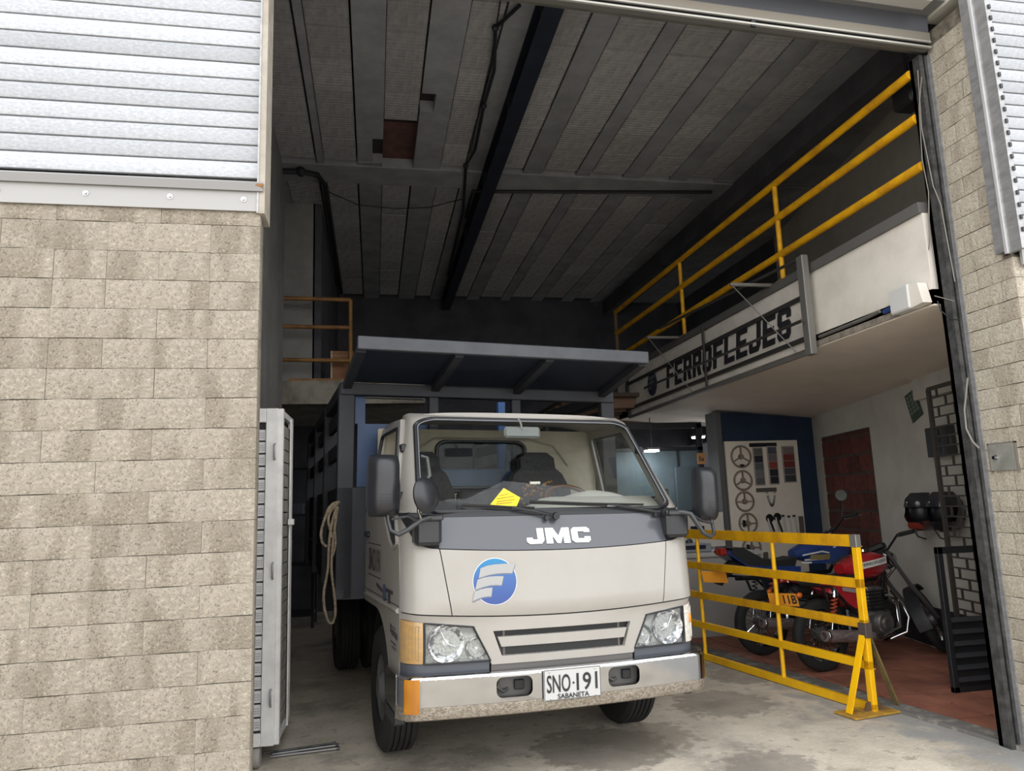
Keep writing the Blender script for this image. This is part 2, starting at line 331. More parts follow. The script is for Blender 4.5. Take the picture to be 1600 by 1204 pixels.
for x in (-1.279, -.921, -.596, -1.64, -2.0):
    MB().lathe([(.0, -.009), (.006, -.009), (.008, -.006), (.008, -.003), (.013, -.003), (.013, 0), (0, 0)], (x, -.018, .036), (0, 1, 0), 12).build('bolt', CHROME, s1, 40)
MB().prism([(XL-.024, -.033, .104), (XL-.012, -.033, .113), (XL+.012, -.033, .110), (XL+.013, -.033, .088), (XL+.004, -.033, .094), (XL-.006, -.033, .098)], (0, .004, 0)).build('rust_patch', mat('rust', (132, 94, 54), .9, col2=(96, 64, 38), scale=60), s1)
gl = thing('shutter_guide', 'beige vertical guide channel at the left jamb', 'guide', (XL, YF, 2.9))
MB().box(-.012, .02, -.02, .16, 0, 1.6).build('channel', mat('guide_beige', (158, 151, 140), .6, col2=(140, 133, 122), scale=8), gl)
MB().bar((-.012, -.02, 0), (-.012, -.02, 1.6), .008).build('lip', ALU, gl)

# --- right facade pillar, its reveal in courses, right bay
wr = root('wall_right_front'); tag(wr, 'block pillar right of the doorway')
YR = 3.54
MB().box(XJ+.012, 6.6, YR+.012, YI-.01, 0, 2.86).box(XJ+.012, 6.6, YR+.06, YI-.01, 2.86, 4.56).build('mortar_bed', MORTAR, wr)
MB().box(6.6, 9, YF, YI, 0, 6).box(XJ, 6.6, YR-.06, YI, 4.64, 6).build('plain_wall', PLASTER_R, wr)
rc = .1235
for r in range(38):
    z0 = r*rc; z1 = z0+rc
    if z1 > 4.56: break
    yfr = YR if z1 < 2.9 else YR+.07
    cuts = [yfr, YI] if random.random() < .6 else [yfr, yfr+random.choice((.10, .2, .26)), YI]
    for a, b in zip(cuts[:-1], cuts[1:]):
        mb = MB(); g = .0022; rough_block(mb, -(b-a)/2+g, (b-a)/2-g, g, rc-g, 0, .05, seed=900+r*3)
        mb.xf(Matrix.Rotation(-pi/2, 4, 'Z'))
        o = mb.build('block', BLOCK_BRIGHTENED, wr, loc=(XJ, (a+b)/2, z0))
    if z1 < 2.9:
        x = XJ; k = 0; w0 = .22 if r % 2 else .44
        while x < 6.0:
            x1_ = x+(w0 if k == 0 else BL); mb = MB(); rough_block(mb, -(x1_-x)/2+.002, (x1_-x)/2-.002, .002, rc-.002, 0, .05, seed=2000+r*9+k)
            if k < 3: mb.build('block', BLOCK_BRIGHTENED, wr, loc=((x+x1_)/2, YR, z0))
            x = x1_; k += 1
            if k > 2: break
MB().box(XJ+1.0, 6.6, YR, YR+.012, 0, 2.86).build('plain_wall', PLASTER_R, wr)
SR = shutter('roller_shutter', 'galvanised roller shutter of the next bay, right of the block pillar', 3.715, 6.2, YF+.02, 3.0, .078, 20)
gr = thing('shutter_guide', 'wide silver guide channel on the front edge of the right pillar', 'guide', (XJ, YF, 2.86))
MB().box(-.022, .012, .085, .16, .02, 1.78).build('channel', ALU, gr)
MB().box(-.032, .012, .068, .085, 0, 1.78).build('lip', mat('guide_bright', (222, 222, 224), .3, .5), gr)
MB().box(-.020, .012, -.022, .068, 0, 1.78).build('cover_strip', ALU, gr)
for k in range(23): MB().box(-.004, .012, -.030, -.022, .1+k*.075, .125+k*.075).build('slat_end', BLACK, gr)
s2 = thing('shutter_sill', 'white sill bracket under the right roller shutter', 'sill', (XJ+.0, YF+.05, 2.80))
MB().box(0, 2.4, -.05, 0, .12, .2).box(.03, 2.4, -.02, -.004, -.02, .12).build('flange', mat('sill_white', (214, 212, 210), .45), s2)
MB().sphere((.0, -.05, .15), (.02, .015, .02)).build('rust_patch', MATS['rust'], s2)
cov = thing('utility_cover', 'grey metal cover plate with a lock set in the right block pillar', 'cover', (XJ-.006, 3.79, 1.68))
MB().box(-.012, .012, -.09, .09, -.078, .078).build('plate', mat('cover_grey', (150, 150, 142), .5, .3, col2=(130, 130, 124), scale=8), cov)
MB().box(-.012, .012, -.1, -.09, -.086, .086).box(-.012, .012, .09, .1, -.086, .086).box(-.012, .012, -.1, .1, .078, .088).build('frame', mat('cover_frame', (110, 104, 96), .8), cov)
MB().lathe([(0, -.02), (.011, -.02), (.011, -.005), (.015, -.003), (.015, 0), (0, 0)], (-.012, .045, .0), (1, 0, 0), 12).build('lock', CHROME, cov, 40)
# inner guide rail of the doorway's own shutter
rail = thing('door_guide_rail', 'dark steel shutter guide rail along the right jamb of the doorway', 'guide', (XJ, YI, 0))
MB().box(-.075, -.045, .0, .09, 0, 4.4).box(-.03, .0, .0, .09, 0, 4.4).box(-.075, 0, .06, .09, 0, 4.4).build('channel', STEELD, rail)
MB().box(-.012, .004, -.028, .0, 0, 4.4).build('edge_strip', ALU, rail)
# lintel over the doorway
lt = root('wall_lintel')
MB().box(XL, XJ, YF, YI+.1, 4.86, 6).build('lintel_wall', PLASTER_R, lt)
MB().prism([(XL, YI-.02, 4.625), (XJ+.01, YI-.02, 4.46), (XJ+.01, YI-.02, 4.9), (XL, YI-.02, 4.9)], (0, .1, 0)).build('shutter_beam', mat('lintel_grey', (92, 90, 86), .7, col2=(76, 74, 70), scale=5), lt)
dl = thing('door_shutter', 'rolled up metal shutter tucked under the doorway lintel', 'shutter', (0, YI, 4.4+.0395*3.7)); dl.rotation_euler = (0, .0395, 0)
MB().bbox(XL, XJ-.02, -.06, .0, .01, .035, .008).build('bottom_bar', mat('shutter_bar2', (104, 103, 100), .5, .3), dl)
MB().box(XL, XJ-.02, -.045, -.01, .035, .055).build('rubber_strip', BLACK, dl)
for y_, z_ in ((-.066, .012), (-.066, .05)): MB().box(XL, XJ-.02, y_, y_+.012, z_, z_+.012).build('edge_strip', mat('edge_bright', (176, 174, 168), .4, .3), dl)
MB().box(XL, XJ-.02, -.06, -.03, .055, .125).build('slat', mat('beam_beige', (124, 119, 109), .7), dl)
MB().box(XL, XJ-.02, -.05, -.03, .125, .30).build('slat', mat('beam_dark', (82, 84, 90), .6, .1), dl)
MB().box(XL, XJ-.01, -.005, .09, .2, .39).build('curtain', mat('curtain_grey', (84, 84, 86), .6, .3), dl)
MB().bbox(XL, XJ-.15, -.26, -.16, .2, .24, .006).build('hood_bar', mat('hood_white', (176, 174, 170), .5, .2), dl)
MB().box(XL, XJ, -.2, -.02, .26, .38).build('hood', mat('hood_grey', (118, 118, 118), .6), dl)
for x in (2.38, .9): MB().box(x, x+.03, -.064, -.05, .0, .05).build('clip', BLACK, dl)

# --- interior shell
ZC = 5.3
def st(name, mb, m, label=None, parent=None):
    o = mb.build(name, m, parent)
    if not parent: o['kind'] = 'structure'
    if label: o['label'] = label
    return o
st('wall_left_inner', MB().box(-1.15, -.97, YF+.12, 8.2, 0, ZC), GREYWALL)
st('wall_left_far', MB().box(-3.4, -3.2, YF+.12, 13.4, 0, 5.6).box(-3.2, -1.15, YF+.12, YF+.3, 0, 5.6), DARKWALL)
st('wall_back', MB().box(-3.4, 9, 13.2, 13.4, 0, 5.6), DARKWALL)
WA, WB = V((4.85, 4.5, 0)), V((5.76, 8.93, 0)); WD = (WB-WA).normalized(); WN = V((-WD.y, WD.x, 0))   # right wall line, normal towards the bay
def onwall(u, v, off=0.0):
    d = ray(u, v); o = WA+WN*off; t = ((o-CAM).x*WN.x+(o-CAM).y*WN.y)/(d.x*WN.x+d.y*WN.y); return CAM+d*t
def wallpt(s, z, off=0.0): p = WA+WD*s+WN*off; return V((p.x, p.y, z))
def ws(p): return (V((p.x, p.y, 0))-WA).dot(WD)
rw = root('wall_right')
MB().prism([wallpt(-.62, 0), wallpt(5.2, 0), wallpt(5.2, 0, -.2), wallpt(-.62, 0, -.2)], (0, 0, 5.6)).build('wall_body', PLASTER_R, rw)
MB().prism([wallpt(-.6, .03, .012), wallpt(4.5, .03, .012), wallpt(4.5, .03), wallpt(-.6, .03)], (0, 0, .37)).build('dado', mat('black_dado', (36, 37, 40), .7), rw)
s0, s1_ = ws(onwall(1362, 700)), ws(onwall(1286, 700))
bz1 = 2.22
MB().prism([wallpt(s0, .42, .003), wallpt(s1_, .42, .003), wallpt(s1_, .42), wallpt(s0, .42)], (0, 0, bz1-.42)).build('patch_mortar', mat('patch_mortar', (78, 70, 62), .95, col2=(60, 55, 50), scale=12), rw)
BR = mat('dark_red_brick', (104, 52, 42), .9, col2=(74, 42, 38), scale=14); rnd_tint(BR, .35)
bw, bh = .31, .215; r = 0; z = .45
while z < bz1-.03:
    s = s0+.02-(bw/2 if r % 2 else 0)
    while s < s1_:
        a, b = max(s, s0+.01), min(s+bw-.03, s1_-.01)
        if b-a > .05:
            zt = min(z+bh-.03, bz1-.02)
            MB().prism([wallpt(a, z, .014), wallpt(b, z, .014), wallpt(b, z, .002), wallpt(a, z, .002)], (0, 0, zt-z)).build('brick', BR, rw)
        s += bw
    z += bh; r += 1
st('wall_blue', MB().box(4.40, 5.95, 8.87, 9.1, 0, 2.6), mat('navy_wall', (34, 52, 76), .8, col2=(28, 44, 66), scale=3))
st('wall_pier', MB().box(4.35, 4.42, 8.82, 9.12, 0, 2.6), mat('pier_grey', (92, 92, 92), .8))

# --- ceiling: rows of ridged clay pots between concrete joists, tie beam, slab above
ce = root('ceiling'); tag(ce, 'dark ribbed clay pot ceiling')
MB().box(-3.4, 9, YF+.1, 13.4, ZC+.125, ZC+.3).build('slab', mat('slab_dark', (52, 50, 50), .95), ce)  # dark grey, so the gaps between pots read as dark lines
px = [(417, 481), (494, 555), (600, 657), (706, 753), (808, 863), (900, 965), (992, 1057), (1092, 1150), (1185, 1240)]
strips = [(atZ(a, 165, ZC).x, atZ(b, 165, ZC).x) for a, b in px]
TL = .46
prof = []
for k in range(11):
    y = k*.044+.01; prof += [(y, .000), (y+.028, .000), (y+.031, .011), (y+.041, .011)]
prof = [(min(y, TL-.004), z) for y, z in prof if y < TL]
me_pot = MB().sheet([[(0, y, z) for y, z in prof], [(1, y, z) for y, z in prof]], (0, 0, .1)).mesh('ceiling_tile', TILEC)
def pots(x0, x1, ya, yb, skip=()):
    y = ya; k = 0
    while y+TL <= yb+.02:
        if not any(a <= y+TL/2 <= b for a, b in skip):
            link_copy(me_pot, 'ceiling_tile', ce, (x0+.006, y, ZC+random.uniform(-.004, .006)), (0, 0, 0), (x1-x0-.024, 1, 1))
        y += TL; k += 1
hole = (atZ(620, 212, ZC).y, atZ(620, 258, ZC).y)
for i, (a, b) in enumerate(strips):
    if i == 2:
        MB().box(a, b, hole[0]-.05, hole[1]+.05, ZC+.105, ZC+.124).build('infill', BRICKIN, ce); pots(a, b, 3.62, hole[0]+.02); pots(a, b, hole[1], 7.9)
    else: pots(a, b, 3.62, 7.85)
    pots(a, b, 8.35, 13.1)
xs = [-3.3]+[q for s_ in strips for q in s_]+[8.9]
for i in range(0, len(xs), 2):
    a, b = xs[i], xs[i+1]
    for (y0, y1) in ((3.6, 7.88), (8.32, 13.2)):
        if i == 6 and y0 < 5:      # joist with a knocked-out piece
            hy = (atZ(670, 147, ZC).y, atZ(670, 175, ZC).y); hx = atZ(680, 160, ZC).x
            MB().box(a, b, y0, hy[0], ZC+.004, ZC+.12).box(a, b, hy[1], y1, ZC+.004, ZC+.12).box(hx, b, hy[0], hy[1], ZC+.004, ZC+.12).build('joist', JOIST, ce)
        elif i == 4 and y0 < 5:
            MB().box(a, b, y0, hole[0]+.1, ZC+.004, ZC+.12).box(a, b, hole[1]-.02, y1, ZC+.004, ZC+.12).box(a, a+.16, hole[0], hole[1], ZC+.02, ZC+.12).build('joist', JOIST, ce)
        else:
            m = MB(); y = y0
            while y < y1:                                   # joist cast in lengths, hairline joints between
                e = min(y+random.uniform(.9, 1.3), y1); m.box(a+.003, b-.003, y+.002, e-.002, ZC+.004+random.uniform(0, .006), ZC+.12); y = e
            m.build('joist', JOIST, ce)
MB().box(-3.3, 8.9, 7.88, 8.32, ZC-.012, ZC+.13).build('tie_beam', JOIST, ce)
# debris hanging at the broken pot
bm_ = thing('ceiling_beam', 'long dark steel beam under the ribbed ceiling', 'beam', (1.32, 3.62, 5.08))
MB().box(-.075, .075, 0, 9.5, 0, .018).box(-.075, .075, 0, 9.5, .2, .218).box(-.012, .012, 0, 9.5, .018, .2).build('i_profile', NAVY, bm_)
for y in (1.2, 2.6, 4.2, 6): MB().box(-.075, .075, y, y+.02, .018, .2).build('stiffener', NAVY, bm_)
st('beam_side', MB().box(4.36, 4.62, 3.7, 13.2, ZC-.26, ZC+.02), DARKWALL)

def cable(name, label, pts, r, m, cat='cable', clips=()):
    t = thing(name, label, cat); MB().tube(pts, r, 6).build('sheath', m, t, 60)
    for c in clips: MB().sphere(c, r*1.9, 8, 6).build('clip', m, t)
    return t
PIPE = mat('dark_conduit', (30, 32, 38), .6)
zc = ZC-.035
cp = [atZ(*p, zc) for p in ((812, 8), (774, 44), (772, 110), (756, 165), (742, 235), (728, 258), (724, 330), (700, 430))]
cable('conduit', 'black conduit run beside the dark ceiling beam', cp, .016, PIPE, 'conduit', [cp[1], cp[3], cp[5]])
cable('conduit', 'thin black cable left of the ceiling conduit', [atZ(*p, zc) for p in ((782, 0), (768, 90), (750, 165), (735, 240))], .006, PIPE, 'cable')
cable('conduit', 'black conduit crossing the ceiling above the mezzanine sign', [atZ(*p, zc) for p in ((728, 340), (738, 299), (1000, 300), (1112, 300))], .02, PIPE, 'conduit')
cp = [atZ(*p, zc-.03) for p in ((398, 266), (470, 268), (496, 273), (507, 288), (520, 370), (533, 458))]
cable('conduit', 'black bent pipe across the ceiling left of the truck', cp, .03, PIPE, 'conduit', [cp[1]])
cable('hanging_wire', 'thin wire sagging under the ceiling behind the left pipe', [atZ(*p, zc-.05) for p in ((514, 300), (560, 320), (620, 326), (670, 324), (722, 311))], .006, PIPE)

# --- left back mezzanine
YM = 8.6
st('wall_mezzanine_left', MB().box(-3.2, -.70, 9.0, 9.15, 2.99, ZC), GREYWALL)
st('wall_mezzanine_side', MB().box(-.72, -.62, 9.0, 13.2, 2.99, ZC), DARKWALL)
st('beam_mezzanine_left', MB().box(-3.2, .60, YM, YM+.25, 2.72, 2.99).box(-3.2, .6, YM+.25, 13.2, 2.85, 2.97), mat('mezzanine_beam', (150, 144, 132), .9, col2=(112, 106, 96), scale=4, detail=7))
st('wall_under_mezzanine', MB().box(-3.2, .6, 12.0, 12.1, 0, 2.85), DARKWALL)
OCH = mat('ochre_paint', (150, 108, 56), .6, col2=(120, 84, 48), scale=6)
rl_ = thing('mezzanine_railing', 'ochre three-rail railing on the mezzanine at the back left', 'railing', (0, YM+.05, 2.99))
for v in (563, 511, 467):
    z = atY(470, v, YM+.05).z-2.99; MB().tube([(-3.1, 0, z+.03), (-.26, 0, z)], .025, 8).build('rail', OCH, rl_, 60)
MB().tube([(-.26, 0, 0), (-.26, 0, .98)], .026, 8).build('post', OCH, rl_, 60)
MB().box(-.95, -.26, -.03, .02, 0, .03).build('toe_plate', OCH, rl_)
bx = thing('cardboard_box', 'brown cardboard box behind the back left railing', 'box', (-.36, YM+.35, 2.99))
a, b = atY(508, 590, YM+.35), atY(538, 540, YM+.35)
CARD = mat('cardboard', (150, 108, 80), .9, col2=(134, 94, 70), scale=4)
MB().bbox(-.13, .13, -.12, .12, 0, .40, .004).build('carton', CARD, bx)
MB().box(-.131, .131, -.121, -.1195, .34, .345).box(-.135, -.115, -.123, -.11, 0, .4).build('flap_seam', mat('card_light', (186, 168, 150), .9), bx)
ob = thing('tarp_bundle', 'dark rounded bundle on the back left mezzanine floor', 'bundle', (-1.33, YM+.22, 2.99))
MB().sphere((0, 0, .2), (.26, .10, .2), 12, 8).build('bundle_body', BLACK, ob, 60)

# --- right mezzanine: slab, white parapet, railing
mz = root('mezzanine_right'); tag(mz, 'white parapet and soffit of the right mezzanine')
YB = 10.4
MB().prism([(XP, YI+.12, 2.70), (XP, YB, 2.70), (XP+.14, YB, 2.70), (XP+.14, YI+.12, 2.70)], (0, 0, .625)).build('parapet', PLASTER, mz)
MB().box(XP-.025, XP+.1, YI+.12, YB, 3.325, 3.40).build('coping', mat('coping_grey', (92, 90, 88), .8), mz)
MB().box(XP-.012, XP, YI+.14, 9.9, 2.70, 2.745).build('drip_edge', mat('drip', (150, 142, 130), .9, col2=(108, 100, 92), scale=14), mz)
MB().prism([(XP, YI+.12, 2.69), (5.9, YI+.12, 2.50), (5.9, YI+.12, 2.8), (XP, YI+.12, 2.8)], (0, YB-YI-.12, 0)).build('soffit_slab', SOFFIT, mz)
p0, p1 = onwall(1458, 580), onwall(1458, 600)
MB().prism([wallpt(-.6, 2.36, .0), wallpt(1.75, 2.36, .0), wallpt(1.75, 2.36, .06), wallpt(-.6, 2.36, .06)], (0, 0, .22)).build('step_band', PLASTER_R, mz)
mr_ = thing('mezzanine_railing', 'yellow three-rail pipe railing above the white mezzanine parapet', 'railing', (XP+.03, 0, 3.40))
for k, (z, y0) in enumerate(((.23, 3.9), (.555, 3.87), (.885, 3.85))):
    z_ = 1.5+(.592, .686, .775)[k]*(XP+.03)-3.40
    MB().tube([(0, 4.045, z_), (0, YB, z_+(.0, .02, .03)[k])], .033, 10).build('rail', YELW, mr_, 60)
for u, v in ((1224, 438), (1070, 522)):
    y = atX(u, v, XP+.03).y; MB().tube([(.0, y, .0), (0, y, .9)], .024, 8).build('post', YELW, mr_, 60)
    MB().box(-.04, .05, y-.05, y+.05, 0, .012).build('foot_plate', YELW, mr_)
MB().tube([(0, YB, -.05), (0, YB, .92)], .03, 8).build('post', mat('worn_grey_post', (112, 92, 70), .7), mr_, 60)
# upper room behind the railing
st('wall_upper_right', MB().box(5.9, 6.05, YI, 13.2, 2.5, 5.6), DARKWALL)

# --- the sign
sg = thing('shop_sign', 'long white fascia sign reading FERROFLEJES with framed rails and lamp arms', 'sign', (XP, 0, 0))
SW = mat('sign_white', (214, 208, 198), .7, col2=(198, 192, 183), scale=3); SK = mat('sign_black', (36, 36, 40), .6); FR = mat('sign_frame', (120, 118, 114), .5, .4)
FRD = mat('sign_frame_dark', (60, 58, 56), .6, .3)
MB().box(-.045, -.004, 5.42, 9.82, 2.70, 3.28).build('board', SW, sg)
MB().bbox(-.12, -.06, 5.28, 5.37, 2.62, 3.46, .006).build('end_post', FR, sg)
MB().bbox(-.08, -.03, 9.78, 9.84, 2.66, 3.28, .006).build('end_post', FRD, sg)
for z, m in ((3.13, FRD), (2.78, FRD), (2.66, FR)): MB().bbox(-.075, -.045, 5.37, 9.8, z-.02, z+.02, .005).build('frame_rail', m, sg)
MB().tube([(-.16, 5.3, 2.90), (-.16, 8.9, 2.93)], .014, 6).build('front_rod', FRD, sg, 60)
MB().tube([(-.1, 5.3, 3.44), (-.32, 7.9, 3.47)], .014, 6).build('lamp_rail', FRD, sg, 60)
for yy in (5.95, 8.05):
    MB().bbox(-.42, .0, yy-.015, yy+.015, 3.385, 3.415, .004).build('lamp_arm', FR, sg)
    MB().tube([(-.40, yy, 3.39), (-.09, yy-.42, 2.68)], .005, 6).build('tie_wire', FR, sg)
for yy in (7.25,): MB().bbox(-.1, -.08, yy, yy+.025, 2.68, 3.34, .003).build('strut', FRD, sg)
GLY = {'F': [[(0, 0), (0, 1), (1, 1), (1, .8), (.34, .8), (.34, .6), (.9, .6), (.9, .41), (.34, .41), (.34, 0)]],
       'E': [[(0, 0), (0, 1), (1, 1), (1, .8), (.34, .8), (.34, .6), (.9, .6), (.9, .41), (.34, .41), (.34, .2), (1, .2), (1, 0)]],
       'L': [[(0, 0), (0, 1), (.34, 1), (.34, .2), (1, .2), (1, 0)]],
       'J': [[(.66, 1), (1, 1), (1, .2), (.8, 0), (.1, 0), (0, .1), (0, .36), (.3, .36), (.3, .2), (.66, .2)]],
       'R': [[(0, 0), (0, 1), (.34, 1), (.34, 0)], [(.34, 1), (.85, 1), (1, .86), (1, .8), (.34, .8)], [(.68, .8), (1, .8), (1, .56), (.68, .56)], [(.34, .58), (1, .58), (1, .54), (.88, .42), (.34, .42)], [(.46, .42), (.8, .42), (1.02, 0), (.66, 0)]],
       'O': [[(0, .16), (0, .84), (.34, .84), (.34, .16)], [(.66, .16), (.66, .84), (1, .84), (1, .16)], [(0, .82), (.16, 1), (.84, 1), (1, .82), (.66, .80), (.34, .80)], [(0, .18), (.34, .2), (.66, .2), (1, .18), (.84, 0), (.16, 0)]],
       'S': [[(1, .66), (1, .86), (.85, 1), (.15, 1), (0, .86), (0, .55), (.14, .42), (.68, .42), (.68, .2), (.32, .2), (.32, .34), (0, .34), (0, .14), (.15, 0), (.85, 0), (1, .14), (1, .47), (.86, .6), (.32, .6), (.32, .8), (.68, .8), (.68, .66)]]}
Yl, Yr = 8.42, 5.60; wlet = (Yr-Yl)/11
for i, c_ in enumerate('FERROFLEJES'):
    lm = MB(); z0 = 2.845; hh = .275
    for poly in GLY[c_]:
        lm.prism([(-.049, Yl+wlet*(i+.03+.84*a)+(b-.5)*-.05, z0+hh*b) for a, b in poly], (-.006, 0, 0))
    lm.build('letter', SK, sg)
dm = MB().lathe([(0, 0), (.155, 0), (.155, -.008), (0, -.008)], (-.047, 8.9, 2.985), (1, 0, 0), 28); dm.build('logo_disc', mat('logo_dark', (40, 50, 74), .6), sg)
lm = MB()
for k, (y0, y1) in enumerate(((8.98, 8.74), (9.02, 8.84), (9.05, 8.92))):
    zz = 3.05-k*.065; lm.prism([(-.058, y0, zz-.012), (-.058, y1, zz+.006), (-.058, y1-.015, zz+.04), (-.058, y0-.015, zz+.026)], (-.003, 0, 0))
lm.build('logo_stripes', mat('logo_grey', (96, 98, 104), .6), sg)
MB().tube([(-.02, 4.56, 2.78), (-.02, 4.7, 2.77), (-.02, 5.3, 2.765)], .014, 6).build('supply_pipe', FR, sg, 60)
# junction box and wires at the right end of the parapet
jb = thing('junction_box', 'white junction box on the parapet beside the right jamb', 'box', (XP-.06, 4.2, 2.68))
MB().bbox(-.03, .06, -.02, .17, .02, .19, .01).build('case', mat('box_white', (196, 196, 194), .6), jb)
MB().prism([(-.02, -.13, .03), (-.02, -.02, .02), (-.02, -.02, .18), (-.02, -.10, .17)], (.07, 0, 0)).build('side_cover', PLASTER, jb)
MB().tube([(.03, .17, .09), (.03, .30, .08)], .018, 8).build('blue_coupling', mat('blue_pvc', (40, 66, 120), .5), jb, 60)
for k, (pts, lab) in enumerate((
    (((1440, 120), (1436, 170), (1441, 250), (1451, 300), (1452, 380), (1446, 430), (1442, 448), (1460, 462), (1490, 470)), 'grey cable hanging by the right jamb down to the junction box'),
    (((1434, 110), (1440, 200), (1458, 290), (1470, 320), (1492, 440)), 'thin grey wire hanging beside the right guide rail'),
    (((1512, 590), (1507, 640), (1510, 670), (1520, 690), (1530, 700)), 'pale cable looped beside the guide rail above the grille'),
    (((1465, 470), (1470, 485), (1485, 498), (1500, 500)), 'short black wire looped under the junction box'))):
    cable('loose_cable', lab, [atX(u, v, XP+.015) for u, v in pts], .004 if k != 2 else .006, mat('cable_grey', (120, 117, 110), .7) if k != 3 else PIPE)

# ------------------------------------------------------------------ folding gate on the left
gt = thing('folding_gate', 'white folding gate leaf with perforated plates behind the left wall', 'gate', (-.598, 4.9, 0))
GW = mat('gate_white', (206, 205, 202), .5, col2=(190, 188, 186), scale=6); PERF = mat('gate_plate', (186, 186, 186), .5)
MB().bbox(-.078, .0, 0, .05, .125, 2.17, .004).build('stile', GW, gt)
for za, zb in ((2.08, 2.17), (.125, .2)): MB().bbox(-.36, -.078, 0, .05, za, zb, .004).build('cross_rail', GW, gt)
hm = MB()
for i in range(7):
    for j in range(3): hm.box(-.027+i*.009-.002, -.027+i*.009+.002, -.0025, -.0005, -.018+j*.014-.002+(.004 if i % 2 else 0), -.018+j*.014+.002+(.004 if i % 2 else 0))
me_h = hm.mesh('holes', BLACK)
me_p = MB().box(-.038, .038, 0, .008, -.034, .034).mesh('perforated_plate', PERF)
for k in range(23):
    z = .25+k*.0795; p_ = link_copy(me_p, 'perforated_plate', gt, (-.118, .012, z)); link_copy(me_h, 'holes', p_)
MB().box(-.158, -.078, .022, .03, .2, 2.08).build('backing_plate', BLACK, gt)
bp_ = MB().box(-.36, -.158, .03, .034, .2, 2.06); bp_.build('mesh_panel', mat('blue_mesh', (44, 70, 104), .7, col2=(36, 56, 84), scale=6), gt)
m_ = MB()
for k in range(24): m_.bar((-.36, .026, .22+k*.08), (-.158, .026, .22+k*.08), .006)
for k in range(5): m_.bar((-.35+k*.04, .026, .2), (-.35+k*.04, .026, 2.06), .004)
m_.build('wire_grid', mat('wire_dark', (34, 40, 52), .6), gt)
for z in (1.94, 1.2, .45): 
    MB().tube([(-.02, -.004, z), (-.02, -.02, z-.01), (-.02, -.02, z-.09), (-.02, -.004, z-.1)], .006, 6).build('latch', mat('latch_grey', (150, 150, 150), .4, .6), gt, 60)
# second leaf folded back
SLM = mat('leaf_slat', (142, 138, 130), .7, col2=(118, 114, 106), scale=10)
lf = [V((.0, .05)), V((.012, .60))]
def lp(t, o, z): p = lf[0].lerp(lf[1], t); return (p.x+o, p.y, z)
MB().bar(lp(0, .012, .125), lp(0, .012, 2.17), .03, .05).build('hinge_stile', GW, gt)
MB().bar(lp(1, .0, .125), lp(1, .0, 2.17), .03, .05).build('end_stile', GW, gt)
for z in (2.15, .14): MB().bar(lp(0, 0, z), lp(1, 0, z), .03, .04).build('leaf_rail', GW, gt)
for k in range(23): MB().bar(lp(.03, 0, .22+k*.083), lp(.97, 0, .22+k*.083), .012, .074).build('slat', SLM, gt)
MB().tube([lp(.72, .02, .12), lp(.72, .02, 2.15)], .008, 6).build('drop_bolt', GW, gt, 60)
MB().bbox(.02, .06, .40, .46, 1.42, 1.46, .004).build('lock', GW, gt)
MB().lathe([(0, -.02), (.055, -.02), (.06, 0), (.055, .02), (0, .02)], (-.1, .03, .06), (1, 0, 0), 18).build('caster', mat('caster_grey', (140, 136, 130), .7), gt, 40)
MB().box(-.15, -.125, .0, .05, .03, .13).build('caster_fork', GW, gt)
rods = [((425, 1178), (524, 1164)), ((422, 1182), (526, 1169)), ((412, 1176), (520, 1161))]
for i, (a, b) in enumerate(rods):
    t = thing('metal_rod', ['bright steel rod lying on the floor by the gate, middle of three', 'bright steel rod lying nearest the street by the gate', 'dark steel rod lying farthest back by the gate'][i], 'rod', (0, 0, 0), group=None)
    A, B = atZ(*a, .012), atZ(*b, .012); MB().tube([A, B], .007, 8).build('shaft', mat('rod_steel', (138, 138, 138), .4, .6) if i < 2 else STEELD, t, 60); MB().tube([B, B+(B-A).normalized()*.02], .011, 8).build('end_cap', STEELD, t, 60)

# ------------------------------------------------------------------ the truck (local: x across, y towards the tail, z up; origin on the floor at the bumper)
TYAW, TROLL = radians(8.0), radians(1.0)
TO = V((1.05, 4.11, 0))
TM = Matrix.Translation(TO) @ Matrix.Rotation(TYAW, 4, 'Z') @ Matrix.Rotation(TROLL, 4, 'Y')
TMI = TM.inverted()
def tpx(u, v, y):
    o = TMI @ CAM; d = TMI.to_3x3() @ ray(u, v); return o+d*((y-o.y)/d.y)
def tpxx(u, v, x):
    o = TMI @ CAM; d = TMI.to_3x3() @ ray(u, v); return o+d*((x-o.x)/d.x)
trk = thing('cargo_truck', 'white cab-over truck with a dark stake bed parked nose out in the doorway', 'truck')
trk.matrix_world = TM
def interp(x, tab):
    for (a, p), (b, q) in zip(tab[:-1], tab[1:]):
        if x <= b: return p+(q-p)*max(0, (x-a))/(b-a)
    return tab[-1][1]
def TW(z): return interp(z, ((0, .90), (1.46, .905), (2.05, .80), (2.12, .76)))
def TY(z): return interp(z, ((.4, .085), (.645, .07), (.885, .075), (.93, .055), (1.25, .085), (1.45, .16), (2.06, .62), (2.12, .74)))
def FS(x, z, off=0.0):
    W = TW(z); r = .12; ax = abs(x); y = TY(z)+.07*(ax/W)**2
    if ax > W-r: d = min(ax-(W-r), r); y += r-sqrt(max(0, r*r-d*d))
    return V((x, y-off, z))
def fgrid(xa, xb, za, zb, nx, nz, off=0.0, prof=None):
    """sheet grid on the cab front; xa/xb functions of t (height fraction), za/zb functions of x"""
    g = []
    for j in range(nz+1):
        t = j/nz; row = []
        for i in range(nx+1):
            a, b = xa(t), xb(t); x = a+(b-a)*i/nx; z0, z1 = za(x), zb(x); z = z0+(z1-z0)*t
            row.append(FS(x, z, off))
        g.append(row)
    return g
BK = (0, .012, 0)
K = lambda c: (lambda *_: c)
DARKG = mat('cowl_grey', (74, 76, 82), .32, .1, coat=.25)
